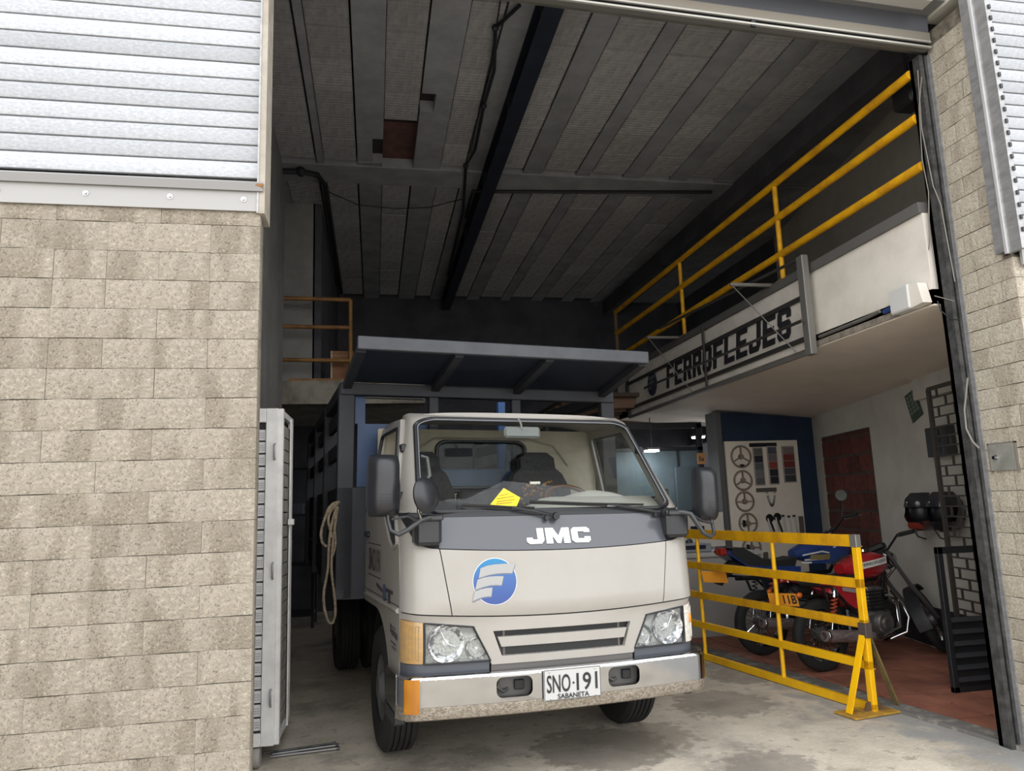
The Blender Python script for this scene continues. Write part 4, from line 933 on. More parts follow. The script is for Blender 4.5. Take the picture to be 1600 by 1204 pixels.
# mirrors
for s in (-1, 1):
    zc_ = 1.612 if s < 0 else 1.545
    xm = -1.02 if s < 0 else .99
    mw = .185 if s < 0 else .15
    g = []
    for j in range(17):
        v = sin(pi/2*(-1+2*j/16)); row = []
        for i in range(17):
            u = sin(pi/2*(-1+2*i/16)); wx = mw/2*(1-.16*abs(v)**7)*(.96 if v > 0 else 1)
            row.append((xm+u*wx, .12-.085*sqrt(max(0, 1-u*u))**1.1*(1-abs(v)**6)**.5-.012*(1-abs(u)**8)*(1-abs(v)**8), zc_+v*.1675*(1-.03*u**6)))
        g.append(row)
    mm = MB().sheet(g, lambda p: V(((xm-p.x)*.04, .155-p.y, (zc_-p.z)*.03)))
    mi = mm.build('wing_mirror', BLACKM, trk, 50); mi['label'] = 'tall black mirror housing'
    MB().box(xm-mw*.4, xm+mw*.4, .154, .158, zc_-.14, zc_+.14).build('mirror_glass', mat('mirror_glass', (200, 204, 206), .05, 1), mi)
    sl_ = MB()
    for k in range(4): sl_.box(xm-.03, xm+.03, .0215, .03, zc_-.05-k*.014, zc_-.048-k*.014)
    sl_.build('housing_ribs', BLACK, mi)
    zb_ = zc_-.165
    arm = MB().tube([(s*.70, .10, 1.435), (s*.79, .06, 1.435), (s*.83, .035, 1.425), (s*.90, .02, zb_-.07), (s*.95, .02, zb_-.095), (s*.99, .04, zb_-.075), (s*1.0, .07, zb_-.02), (s*1.0, .09, zb_+.05)], [.018, .018, .016, .014, .013, .012, .011, .011], 8).build('mirror_arm', mat('arm_black', (46, 47, 50), .35), trk, 60)
    MB().tube([(s*.845, .03, 1.415), (s*.90, .03, zb_-.0), (s*.985, .05, zb_-.015)], .008, 6).build('arm_brace', MATS['arm_black'], arm, 60)
    MB().bbox(min(s*.70, s*.83), max(s*.70, s*.83), .055, .12, 1.418, 1.45, .008).build('arm_clamp', MATS['arm_black'], arm)
ax = V((-.62, .75, -.12)); ms = MB().lathe([(0, -.035), (.05, -.034), (.085, -.022), (.10, 0), (.096, .012), (.0, .014)], (-.805, .02, 1.555), ax, 28).build('round_mirror', BLACKM, trk, 40); ms['label'] = 'round black close-view mirror'
MB().tube([(-.83, .03, 1.43), (-.845, .03, 1.47), (-.84, .035, 1.53)], .01, 6).build('mirror_bracket', CHROME, ms, 60)

# wheels
def wheel(name, x, y, s, parent, r=.375, w=.21):
    pr = [(.20, -w/2+.02), (.30, -w/2), (r-.03, -w/2+.005), (r-.006, -w/2+.025)]
    for k in range(5):
        a = -w/2+.03+k*(w-.06)/4.6; pr += [(r, a), (r, a+.022), (r-.012, a+.025), (r-.012, a+.030)]
    pr += [(r, w/2-.03), (r-.006, w/2-.02), (r-.03, w/2-.005), (.30, w/2), (.20, w/2-.02)]
    wh = MB().lathe(pr, (x, y, r), (1, 0, 0), 40).build(name, RUBBER, parent, 30)
    MB().lathe([(.20, s*(w/2-.025)), (.19, s*(w/2-.05)), (.12, s*(w/2-.09)), (.09, s*(w/2-.02)), (.07, s*(w/2)), (0, s*(w/2))], (x, y, r), (1, 0, 0), 24).build('rim', mat('rim_grey', (96, 96, 96), .6, .3), wh, 40)
    return wh
for s in (-1, 1):
    wheel('front_wheel', s*.80, 1.02, s, trk)
    wheel('rear_wheel', s*.83, 3.6, s, trk); wheel('rear_wheel', s*.58, 3.6, s, trk)
ch = MB()
for s in (-1, 1): ch.box(s*.36-.03, s*.36+.03, .3, 5.6, .55, .73)
for y in (.5, 1.5, 2.4, 3.2, 4.2, 5.2): ch.box(-.36, .36, y, y+.06, .58, .70)
ch.build('chassis', BLACK, trk)
MB().tube([(-.8, 1.02, .375), (.8, 1.02, .375)], .045, 8).tube([(-.8, 3.6, .375), (.8, 3.6, .375)], .06, 8).sphere((0, 3.6, .375), .16).build('axle', BLACK, trk)
MB().bbox(-.3, .35, .55, 1.4, .42, .93, .03).build('engine', BLACK, trk)
# stake bed
BY0, BY1, BXW = 1.60, 5.6, 1.07
BED = mat('bed_grey', (48, 50, 55), .6, .1, col2=(40, 42, 47), scale=4); BEDB = mat('bed_blue', (48, 76, 116), .5, col2=(42, 66, 100), scale=4)
hb = MB().bbox(-1.13, 1.13, BY0, BY0+.04, .92, 1.655, .006).build('headboard', BED, trk)
MB().box(-BXW, BXW, BY0, BY1, .86, .93).build('bed_floor', BED, trk)
for s in (-1, 1):
    for y in (BY0, 2.9, 4.2, BY1-.06): MB().bbox(s*BXW-.06, s*BXW+.06, y, y+.07, .86, 2.42, .006).build('stake_post', BED, trk)
    for z in (.93, 1.18, 1.43, 1.90, 2.16): MB().bbox(s*BXW-.02, s*BXW+.02, BY0+.07, BY1, z, z+(.23 if z < 1.6 else .12), .004).build('side_board', mat('board_black', (22, 24, 30), .8), trk)
    MB().bbox(s*BXW-.05, s*BXW+.05, BY0, BY1, 2.33, 2.43, .006).build('top_rail', MATS['board_black'], trk)
MB().bbox(-BXW-.05, BXW+.05, BY0-.02, BY0+.06, 2.335, 2.425, .006).build('head_rail', BED, trk)
for x in (-.41, .262): MB().bbox(x-.038, x+.038, BY0, BY0+.05, 1.65, 2.34, .005).build('head_post', BED, trk)
MB().box(-BXW+.06, BXW-.06, BY1-.03, BY1, .93, 1.7).build('tail_board', NAVY, trk)
MB().box(-.98, -.42, BY0+.07, BY0+.09, 1.2, 2.13).build('blue_panel', BEDB, trk)
MB().box(-1.0, -.925, BY0+.07, BY0+.11, 2.13, 2.44).build('blue_post', BEDB, trk)
MB().box(-.40, .95, BY0+.10, BY0+.12, 1.2, 1.79).build('blue_panel', BEDB, trk)
for x in (.235, .355): MB().box(x-.03, x+.03, BY0+.3, BY0+.36, 1.2, 2.36).build('blue_post', mat('bed_blue_pale', (70, 110, 170), .5), trk)
for z in (2.36, 2.405): MB().tube([(-.92, BY0+.25, z), (-.44, BY0+.25, z)], .012, 6).build('load_rod', FR, trk, 60)
# overhead rack over the cab
RY0, RZ0 = .80, 2.515
MB().bbox(-1.09, 1.03, RY0, RY0+.05, RZ0, RZ0+.088, .005).build('rack_front_beam', mat('rack_grey', (70, 72, 77), .6, .1, col2=(60, 62, 68), scale=5), trk)
MB().prism([(-1.06, RY0+.05, RZ0+.03), (1.0, RY0+.05, RZ0+.03), (1.05, BY0-.02, 2.43), (-1.07, BY0-.02, 2.43)], (0, 0, .012)).build('rack_sheet', NAVY, trk)
for x in (-1.06, -.40, .26, 1.0): MB().bar((x, RY0+.05, RZ0+.01), (x*1.01, BY0, 2.40), .06, .05).build('rack_rib', BED, trk)
# rope hung from the front left stake
rp = thing('rope', 'coiled tan rope hanging from the front left stake of the truck bed', 'rope')
RP = mat('rope_tan', (140, 126, 106), .9, col2=(100, 88, 72), scale=60)
def rl(pts, y=1.56): return [TM @ tpx(u, v, y+.01*(i % 2)) for i, (u, v) in enumerate(pts)]
def smooth(pts, n=6):
    o = []; P = [pts[0]]+pts+[pts[-1]]
    for i in range(1, len(P)-2):
        for k in range(n):
            t = k/n; a, b, c, d = P[i-1], P[i], P[i+1], P[i+2]
            o.append(.5*((2*b)+(c-a)*t+(2*a-5*b+4*c-d)*t*t+(3*b-3*c+d-a)*t**3))
    return o+[pts[-1]]
for pts in (((527, 790), (519, 815), (514, 850), (512, 890), (506, 925), (507, 950), (513, 970), (520, 972), (524, 955), (522, 925), (518, 890), (520, 850), (526, 800)),
            ((529, 786), (515, 795), (508, 808), (502, 830), (503, 846), (510, 853), (516, 850)),
            ((528, 792), (523, 820), (524, 850), (518, 872)), ((526, 788), (516, 800), (513, 815), (519, 840)), ((531, 784), (522, 786), (514, 793), (510, 802))):
    MB().tube(smooth(rl(pts)), .0105, 6).build('strand', RP, rp, 60)
# ------------------------------------------------------------------ yellow barrier
BA, BB = V((3.385, 4.81, 0)), V((2.985, 7.30, 0)); BD = (BB-BA).normalized(); BN = V((BD.y, -BD.x, 0))
br = thing('barrier', 'yellow steel barrier of five rails standing between the truck and the motorcycles', 'barrier', tuple(BA), atan2(BD.y, BD.x))
LB = (BB-BA).length+.25        # local x along the barrier, -y towards the tiles
for k, (zt, h) in enumerate(((1.205, .085), (.90, .066), (.622, .06), (.345, .058), (.062, .058))):
    r_ = MB().bbox(.0, LB, -.02, .02, zt-h, zt, .003).build('rail', YELW if k < 3 else YEL, br)
    MB().box(-.0, LB, -.032, -.02, zt-h, zt-h+.006).build('rail_flange', YELW, r_)
MB().bbox(-.003, .06, -.023, .023, 1.118, 1.207, .003).build('end_cap', mat('bare_metal', (150, 148, 142), .45, .6), br)
MB().bbox(.0, .05, -.02, .02, .02, 1.12, .003).build('end_post', YEL, br)
for t_ in (.93, 2.02): MB().tube([(t_, 0, .04), (t_, 0, 1.13)], .018, 8).build('post', YEL, br, 60)
PLT = mat('plate_rust_yellow', (190, 148, 46), .6, col2=(132, 100, 56), scale=7, detail=7, lo=.4, hi=.6)
MB().bbox(-.07, .13, -.25, .25, .004, .018, .003).build('base_plate', PLT, br)
MB().bar((.03, .21, .02), (.03, .015, .54), .05, .012).build('brace', YEL, br)
MB().bar((.03, -.22, .02), (.03, -.015, .54), .045, .012).build('brace', mat('olive_brace', (120, 104, 60), .6, col2=(92, 82, 60), scale=8), br)
MB().bbox(-.012, .06, -.03, .03, .50, .60, .004).build('brace_joint', mat('scorched_steel', (84, 72, 68), .7, .3), br)
MB().prism([(.02, -.09, .018), (.02, .07, .018), (.02, .05, .07), (.02, -.04, .085)], (.02, 0, 0)).build('foot_gusset', mat('rust_brown', (92, 70, 50), .9), br)

# ------------------------------------------------------------------ motorcycles (local x forward)
TANK_R = mat('moto_red', (170, 34, 42), .25, coat=.6, col2=(150, 28, 36), scale=3); TANK_B = mat('moto_blue', (34, 60, 120), .3, coat=.5, col2=(26, 44, 92), scale=4)
MSEAT = mat('moto_seat', (32, 32, 34), .6); MFR = mat('moto_frame', (28, 28, 30), .5, .2); MENG = mat('engine_grey', (112, 110, 108), .5, .6, col2=(80, 78, 76), scale=20); MEX = mat('exhaust_grey', (150, 140, 138), .4, .4, col2=(112, 92, 88), scale=10, stretch=(1, 6, 6))
ORNG = mat('spring_orange', (170, 74, 46), .5); LENSR = mat('tail_red', (150, 26, 26), .25, coat=.5); LENSO = mat('blinker_orange', (206, 104, 30), .25, coat=.5); PLY = mat('plate_amber', (226, 150, 40), .5)
def moto(label, loc, rz, steer, tank, trail=False, wb=1.36, plate='11B', sticker=False, rk=.42, mirrors=(), td=0.0):
    t = thing('motorcycle', label, 'motorcycle', loc, rz, None); R = .30
    def wheel_at(name, x, parent, Mx=None, w=.09):
        M_ = Mx or Matrix()
        tyre = MB().lathe([(R-.085, -w/2+.012), (R-.05, -w/2), (R-.02, -w/2+.008), (R-.006, -w/4), (R, 0), (R-.006, w/4), (R-.02, w/2-.008), (R-.05, w/2), (R-.085, w/2-.012), (R-.085, -w/2+.012)], (x, 0, R), (0, 1, 0), 32).xf(M_).build(name, RUBBER, parent, 40)
        MB().lathe([(R-.10, -.02), (R-.082, -.028), (R-.082, .028), (R-.10, .02), (R-.10, -.02)], (x, 0, R), (0, 1, 0), 32).xf(M_).build('rim', CHROME, tyre, 50)
        sp_ = MB()
        for k in range(28):
            a = 2*pi*k/28; d = .25 if k % 2 else -.25; o = .02 if k % 4 < 2 else -.02
            sp_.bar((x+.05*cos(a+d), o, R+.05*sin(a+d)), (x+(R-.095)*cos(a), o*.3, R+(R-.095)*sin(a)), .004)
        sp_.xf(M_).build('spokes', CHROME, tyre)
        MB().lathe([(.0, -.06), (.06, -.055), (.065, -.02), (.065, .02), (.06, .055), (0, .06)], (x, 0, R), (0, 1, 0), 18).xf(M_).build('hub', MENG, tyre, 40)
        return tyre
    wheel_at('rear_wheel', 0, t)
    hx, hz = wb-rk, .86                          # steering head
    axd = V((rk-.02, 0, -.60)).normalized()
    SM = Matrix.Translation((hx, 0, hz)) @ Matrix.Rotation(-steer, 4, axd) @ Matrix.Translation((-hx, 0, -hz))
    wheel_at('front_wheel', wb, t, SM, .085)
    # frame and swing arm
    fr = MB().tube([(hx, 0, hz), (hx-.12, 0, .72), (.25, 0, .70), (-.25, 0, .72)], .02, 8).tube([(hx, 0, hz-.05), (hx-.12, 0, .35), (.45, 0, .24), (.32, 0, .40), (.30, 0, .70)], .02, 8)
    for s in (-1, 1):
        fr.bar((0, s*.075, R), (.42, s*.075, .36), .03, .04).tube([(.32, s*.11, .45), (.05, s*.12, .70), (-.28, s*.1, .74)], .012, 6)
    fr.build('frame', MFR, t, 60)
    # engine
    en = MB().bbox(.42, .74, -.12, .12, .24, .46, .03).bbox(.50, .68, -.08, .08, .44, .66, .01).build('engine', MENG, t, 40)
    fi = MB()
    for k in range(6): fi.bbox(.48, .72, -.11, .11, .47+k*.03, .48+k*.03, .003)
    fi.build('cooling_fins', MFR, en)
    MB().lathe([(0, -.03), (.085, -.03), (.10, 0), (.10, .02), (0, .02)], (.60, -.13, .36), (0, 1, 0), 24).lathe([(0, -.02), (.045, -.02), (.05, 0), (0, 0)], (.60, -.16, .36), (0, 1, 0), 20).build('crankcase_cover', mat('cover_alu', (140, 138, 134), .35, .8), en, 40)
    MB().tube([(.70, -.06, .58), (.82, -.09, .50), (.78, -.13, .30), (.50, -.15, .24), (.20, -.17, .27)], .022, 8).build('exhaust_pipe', CHROME, t, 60)
    ex = MB().lathe([(.0, 0), (.03, 0), (.045, .06), (.05, .14), (.05, .52), (.046, .56), (.03, .565), (.03, .5), (0, .5)], (.42, -.175, .27), (-1, 0, .10), 18).build('muffler', MEX, t, 40)
    MB().lathe([(.05, 0), (.054, .005), (.054, .02), (.05, .025)], (-.10, -.175, .322), (-1, 0, .10), 18).build('muffler_ring', CHROME, ex, 40)
    MB().bar((.18, -.15, .33), (.20, -.12, .5), .02, .006).build('muffler_bracket', CHROME, ex)
    # tank
    tx, tz, tl = (.54, .845, .26) if not trail else (.68, .93, .26)
    g = []
    for i in range(13):
        a = i/12; x = tx-tl+2*tl*a; s_ = sin(pi*min(1, .12+a*.80))**.6; wd = .135*s_*(.75+.35*a); hh = .125*s_*(.62+.55*a); zc_ = tz-.02+.025*a
        g.append([(x, wd*cos(u)*abs(cos(u))**-.25 if abs(cos(u)) > 1e-3 else 0, zc_+hh*sin(u)*abs(sin(u))**-.2 if abs(sin(u)) > 1e-3 else zc_) for u in [2*pi*k/20 for k in range(21)]])
    m_ = MB(); n_ = 20
    m_.add([p for r in g for p in r[:-1]], [(i*n_+k, i*n_+(k+1) % n_, (i+1)*n_+(k+1) % n_, (i+1)*n_+k) for i in range(12) for k in range(n_)]+[tuple(range(n_)), tuple(12*n_+k for k in range(n_))])
    tk = m_.build('fuel_tank', tank, t, 50)
    MB().lathe([(0, .02), (.035, .02), (.04, 0), (0, 0)], (tx+.05, 0, tz+.115), (0, 0, 1), 14).build('fuel_cap', CHROME, tk, 40)
    if sticker:
        q = lambda a, b, o: (.36+.34*a, -.118-o-.028*sin(pi*(.35+a*.55)), .825+.036*a+.055*b)
        MB().sheet([[q(a/6, b, .016) for a in range(7)] for b in (0, 1)], (0, .004, 0)).build('sticker', mat('sticker_white', (226, 224, 218), .5), tk)
        lt_ = MB(); text(lt_, 'FERROFLEJES', lambda a, b: q(.05+.9*a, .2+.6*b, .019), .015, .1); lt_.build('sticker_lettering', SK, tk)
    else:
        gm = mat('graphic_white', (206, 206, 206), .4)
        sv = MB(); yy = lambda x: -.152
        for k, (x0, z0, x1, z1) in enumerate(((.42, .905, .66, .93), (.66, .93, .80, .90), (.44, .86, .70, .855), (.72, .85, .86, .868), (.40, .84, .52, .83), (.80, .96, .90, .99))):
            sv.bar((x0, -.153, z0), (x1, -.153, z1), .003, .014)
        sv.build('tank_stripes', gm, tk)
        MB().prism([(.42, -.14, .83), (.90, -.17, .80), (.98, -.17, .94), (.84, -.15, 1.0), (.58, -.14, .92)], (0, .012, 0)).build('shroud', tank, t, 30)
        MB().prism([(.50, -.152, .86), (.72, -.168, .85), (.74, -.168, .90), (.52, -.152, .905)], (0, -.003, 0)).build('shroud_graphic', mat('graphic_gold', (120, 108, 70), .4), t)
    # seat, side cover, tail
    zs = .76 if not trail else .86
    rise = .02 if not trail else .10
    pts = [(.40, zs+.03), (.30, zs+.015), (.12, zs+.01), (-.02, zs+.045), (-.22, zs+.05+rise), (-.34, zs+.05+rise), (-.34, zs-.01+rise), (-.1, zs-.06), (.36, zs-.06)]
    m_ = MB().prism([(x, -.105, z) for x, z in pts], (0, .21, 0)); m_.build('seat', MSEAT, t, 40)
    MB().prism([(.42, -.115, zs-.06), (.40, -.12, zs-.20), (.30, -.125, zs-.26), (.12, -.12, zs-.14), (-.15, -.105, zs-.05), (-.38, -.09, zs+.0+rise), (-.36, -.09, zs+.03+rise), (-.05, -.105, zs-.03)], (0, .235, 0)).build('side_panel', tank, t, 40)
    if sticker: MB().prism([(.17, -.123, zs-.10), (.37, -.123, zs-.14), (.37, -.123, zs-.105), (.17, -.123, zs-.07)], (0, -.003, 0)).build('side_badge', mat('badge_pale', (150, 140, 138), .5), t)
    MB().tube([(-.1, 0, zs-.06), (-.30+td*.4, 0, zs-.08+rise*.5), (-.42+td, .0, zs-.15+rise*.5), (-.44+td, .02, zs-.24+rise*.6)], [.06, .065, .06, .045], 10).build('rear_mudguard', MFR, t, 50)
    tl_ = MB().bbox(-.43, -.36, -.06, .06, zs-.02+rise, zs+.05+rise, .015).build('tail_lamp', LENSR, t, 30)
    for s in (-1, 1):
        bl = MB().sphere((-.36, s*.17, zs-.10+rise*.5), (.03, .022, .022), 12, 8).build('rear_blinker', LENSO, t, 60)
        MB().tube([(-.33, s*.06, zs-.07+rise*.5), (-.35, s*.15, zs-.095+rise*.5)], .009, 6).build('blinker_stalk', MFR, bl, 60)
        MB().tube([(-.05, s*.12, .70), (-.0, s*.12, .58)], .012, 6).build('grab_stay', MFR, t)
        # twin shock absorber
        a, b = V((.0, s*.125, R+.03)), V((.08, s*.125, zs-.06)); sh = MB().tube([a, a.lerp(b, .35)], .012, 8).build('shock_absorber', CHROME, t, 60)
        MB().lathe([(0, 0), (.03, 0), (.034, .03), (.025, .07), (.0, .09)], b-(b-a).normalized()*.09, (b-a), 14).build('shock_cap', CHROME, sh, 40)
        sp_ = [a.lerp(b, .25+.5*k/60)+V((cos(2*pi*k/10)*.024, sin(2*pi*k/10)*.024, 0)) for k in range(61)]
        MB().tube(sp_, .0065, 5).build('shock_spring', ORNG if s < 0 else MFR, sh, 60)
        MB().tube([(.44, s*.12, .27), (.42, s*.26, .28)], .014, 8).build('foot_peg', RUBBER, t, 60)
    pc = V((-.52+td, -.05, zs-.14+rise*.35)); pz = V((-.30, -.1, 1)).normalized(); pw = V((-sin(radians(38)), cos(radians(38)), 0)); pn = V((-cos(radians(38)), -sin(radians(38)), 0))
    lp = MB().prism([pc+pz*i+pw*j for i, j in ((-.055, -.115), (-.055, .115), (.055, .115), (.055, -.115))], pn*-.003).build('number_plate', PLY, t)
    lp['label'] = 'yellow number plate'
    if plate:
        ln = MB(); text(ln, plate, lambda a, b: pc+pz*(-.035+.075*b)+pn*.001+pw*(.0-.105*a), .03); ln.build('plate_lettering', pk, lp)
    # front end, turned with the bars
    f = MB()
    for s in (-1, 1): f.tube([(wb, s*.075, R), (hx+.17, s*.075, .62), (hx-.02, s*.075, hz+.06)], [.022, .02, .016], 8)
    f.xf(SM).build('front_fork', mat('fork_grey', (104, 104, 106), .4, .6), t, 60)
    g = []
    for k in range(13):
        a = radians(-15+k*11.5) if not trail else radians(20+k*8)
        g.append([(wb+(R+.025)*cos(pi-a*1.0)*1.0, y, R+(R+.025)*sin(a)+(.0 if not trail else .12)) for y in (-.06, -.045, 0, .045, .06)])
    MB().sheet(g, (0, 0, .004)).xf(SM).build('front_mudguard', mat('mudguard_black', (38, 39, 42), .35), t, 40)
    MB().lathe([(0, 0), (.05, .0), (.085, .06), (.09, .11), (.08, .125), (0, .13)], (hx+.05, 0, hz+.02), (1, 0, 0), 20).xf(SM).build('headlamp', MFR if trail else CHROME, t, 40)
    MB().bbox(hx-.01, hx+.08, -.08, .08, hz+.10, hz+.16, .015).xf(SM).build('instrument_pod', MFR, t, 30)
    bz = hz+.13 if not trail else hz+.30
    hb_ = MB().tube([(hx-.14, -.36, bz-.01), (hx-.09, -.24, bz+.02), (hx, -.09, bz-.05), (hx, .09, bz-.05), (hx-.09, .24, bz+.02), (hx-.14, .36, bz-.01)], .011, 8).xf(SM).build('handlebar', MFR, t, 60)
    for s in (-1, 1):
        MB().tube([(hx-.145, s*.38, bz-.012), (hx-.10, s*.26, bz+.013)], .019, 10).xf(SM).build('grip', RUBBER, hb_, 60)
        MB().tube([(hx-.06, s*.23, bz+.005), (hx-.04, s*.26, bz), (hx-.08, s*.40, bz-.02)], .007, 6).xf(SM).build('lever', mat('lever_grey', (120, 120, 122), .35, .7), hb_, 60)
        if s not in mirrors: continue
        MB().tube([(hx-.09, s*.22, bz+.02), (hx-.08, s*.27, bz+.12), (hx-.10, s*.30, bz+.17)], .006, 6).xf(SM).build('mirror_stem', MFR, hb_, 60)
        mr_2 = MB().lathe([(0, -.006), (.055, -.006), (.06, 0), (.05, .014), (0, .02)], (hx-.11, s*.31, bz+.22), (1, 0, .1), 20).xf(SM).build('mirror', MFR, hb_, 40)
        MB().lathe([(0, -.0075), (.054, -.0075), (.054, -.006), (0, -.006)], (hx-.11, s*.31, bz+.22), (1, 0, .1), 20).xf(SM).build('mirror_glass', mat('moto_mirror', (150, 154, 152), .12, .8), mr_2)
    MB().tube([(hx+.02, -.03, .60), (hx-.02, -.16, .52), (hx-.03, -.23, .40), (hx-.06, -.22, .28), (hx-.16, -.13, .22)], .013, 8).tube([(hx+.02, .03, .60), (hx-.02, .16, .52), (hx-.03, .23, .40), (hx-.06, .22, .28), (hx-.16, .13, .22)], .013, 8).build('crash_bar', CHROME, t, 60)
    MB().tube([(.38, .10, .26), (.30, .22, .02)], .011, 6).build('side_stand', MFR, t, 60)
    cb_ = MB(); 
    for k in range(3): cb_.tube([SM @ V((hx-.02, -.05+k*.05, bz-.03)), (hx+.08, -.06+k*.05, .80-.03*k), (hx-.10, -.05+k*.03, .66)], .005, 5)
    cb_.build('control_cables', MFR, t, 60)
    return t
moto('red motorcycle with a FERROFLEJES tank sticker behind the yellow barrier', (3.74, 5.95, .02), radians(12.5), radians(37), TANK_R, sticker=True, rk=.54, td=.10)
moto('blue trail motorcycle with white tank stripes behind the red one', (3.62, 6.72, .02), radians(9), radians(38), TANK_B, trail=True, wb=1.40, plate='', mirrors=(-1,))

# ------------------------------------------------------------------ tool board on the blue wall
YBD = 8.85
tb = thing('tool_board', 'beige display board on the navy wall', 'board', (4.96, YBD, 1.5))
MB().bbox(-.515, .52, -.02, .012, -.98, .715, .004).build('panel', mat('board_beige', (226, 218, 204), .8, col2=(218, 210, 196), scale=3), tb)
MB().box(-.53, -.515, -.03, .012, -.98, .715).build('edge_strip', mat('board_edge', (120, 116, 108), .7), tb)
MB().bbox(-.17, .22, -.03, -.02, .635, .685, .006).build('title_bar', BLACK, tb)
WHL = mat('handwheel_brown', (138, 122, 108), .7, col2=(120, 108, 96), scale=10)
for i, (u, v, r) in enumerate(((1158, 713, .135), (1161, 750, .12), (1164, 783, .12), (1169, 817, .12), (1175, 855, .12))):
    p = atY(u, v, YBD-.035)
    lab = ['large brown spoked handwheel topmost of the column on the tool board', 'brown handwheel second from the top on the tool board', 'brown handwheel in the middle of the column on the tool board', 'brown handwheel just above the barrier top rail on the tool board', 'lowest brown handwheel seen under the barrier top rail'][i]
    hw = thing('handwheel', lab, 'handwheel', tuple(p), 0, 'handwheels on the tool board')
    MB().tube([(r*cos(2*pi*k/28), 0, r*sin(2*pi*k/28)) for k in range(28)], .013, 8, True).build('wheel_rim', WHL, hw, 60)
    ang = [(90, 210, 330), (90, 210, 330), (0, 90, 180), (0, 90, 180, 270), (0, 90, 180, 270)][i]
    for a in ang: MB().bar((0, 0, 0), (r*cos(radians(a)), 0, r*sin(radians(a))), .012, .03, up=(0, 1, 0)).build('spoke', WHL, hw)
    MB().lathe([(0, -.02), (.03, -.02), (.036, 0), (.036, .012), (0, .012)], (0, 0, 0), (0, 1, 0), 16).build('hub', WHL, hw, 40)
    if i == 0: MB().bbox(-.03, .03, -.02, .0, -.13, -.10, .005).build('clip', BLACK, hw)
    if i >= 3: MB().box(-.075, -.045, -.02, .0, -.04, .04).build('clip', BLACK, hw)
SWC = [[(1177, 1194, 700, [(96, 98, 92), (38, 40, 50), (84, 92, 94), (112, 112, 106), (92, 96, 94)], 756.5)], [(1199, 1216, 698, [(80, 84, 96), (110, 104, 104), (140, 66, 54), (36, 38, 46), (34, 36, 44)], 755)], [(1222, 1243, 698, [(126, 112, 108), (120, 54, 50), (112, 50, 46), (74, 74, 78), (60, 62, 66)], 752)]]
for i, [(u0, u1, v0, cols, v1)] in enumerate(SWC):
    a, b = atY(u0, v0, YBD-.03), atY(u1+3, v1, YBD-.03)
    ch_ = thing('colour_chart', ['left colour chart with grey and black swatches on the tool board', 'middle colour chart with one rust red swatch on the tool board', 'right colour chart with two dark red swatches on the tool board'][i], 'chart', (a.x, YBD-.03, a.z))
    w_ = b.x-a.x-.02; h_ = (a.z-b.z)
    MB().box(-.012, w_+.012, -.003, .009, -h_-.012, .012).build('backing', mat('chart_back', (160, 150, 146), .8), ch_)
    for k, c in enumerate(cols): MB().bbox(0, w_, -.012, -.003, -h_*(k+1)/5+.004, -h_*k/5-.004, .003).build('swatch', mat('swatch_%d_%d_%d' % c, c, .8), ch_)
cr = atY(1195, 765, YBD-.03)
hr = thing('chain_hook_rail', 'short metal rail with a chain hanging from it on the tool board', 'hook rail', (cr.x, YBD-.03, cr.z))
MB().bbox(-.12, .16, -.015, .008, -.025, .025, .004).build('rail', mat('rail_grey', (104, 98, 92), .5, .4), hr)
for k in range(15):
    t = k/14; x = .02+.11*t; z = -.03-.17*sin(pi*t)**.7
    MB().tube([(x+.012*cos(2*pi*j/8), -.012, z+.014*sin(2*pi*j/8)) for j in range(8)], .003, 5, True).build('link', STEELD, hr, 60)
for i, (u, v0, v1, kind, lab) in enumerate(((1202, 802, 838, 'sp', 'curved black and chrome pliers first of the hanging tools'), (1214, 800, 838, 'sp', 'black headed wrench second of the hanging tools'), (1224, 804, 836, 'bar', 'chrome rod third of the hanging tools'), (1233, 805, 836, 'bar', 'chrome rod fourth of the hanging tools'), (1241, 804, 836, 'bar', 'chrome rod fifth of the hanging tools'), (1251, 806, 838, 'blk', 'grey brown file last of the hanging tools'), (1196, 862, 880, 'blk', 'grey block below the hanging tools'))):
    a, b = atY(u, v0, YBD-.03), atY(u, v1, YBD-.03); h = a.z-b.z
    to = thing('hand_tool', lab, 'tool', (a.x, YBD-.03, b.z), 0, 'tools hanging on the tool board')
    if kind == 'sp':
        MB().lathe([(0, -.014), (.05, -.012), (.055, 0), (.05, .008), (0, .01)], (0, 0, h-.06), (0, 1, 0), 14).build('head', BLACK, to, 40)
        MB().tube([(-.01, -.008, h-.08), (.02, -.008, h*.5), (.06, -.008, 0)], .012, 6).build('handle', BLACK, to, 60)
        MB().tube([(-.03, -.008, h-.06), (-.01, -.008, h*.4), (.0, -.008, 0)], .013, 6).build('handle', mat('tool_silver', (206, 204, 200), .4, .1), to, 60)
    elif kind == 'bar':
        MB().tube([(-.01, -.008, h-.02), (.015, -.008, 0)], .014, 8).build('shaft', mat('tool_silver', (206, 204, 200), .4, .1), to, 60); MB().bbox(-.026, .006, -.02, .004, h-.03, h, .004).build('head', BLACK, to)
    else: MB().bbox(-.035, .03, -.014, .004, 0, h, .004).build('blade', mat('file_grey', (92, 86, 80), .7), to)

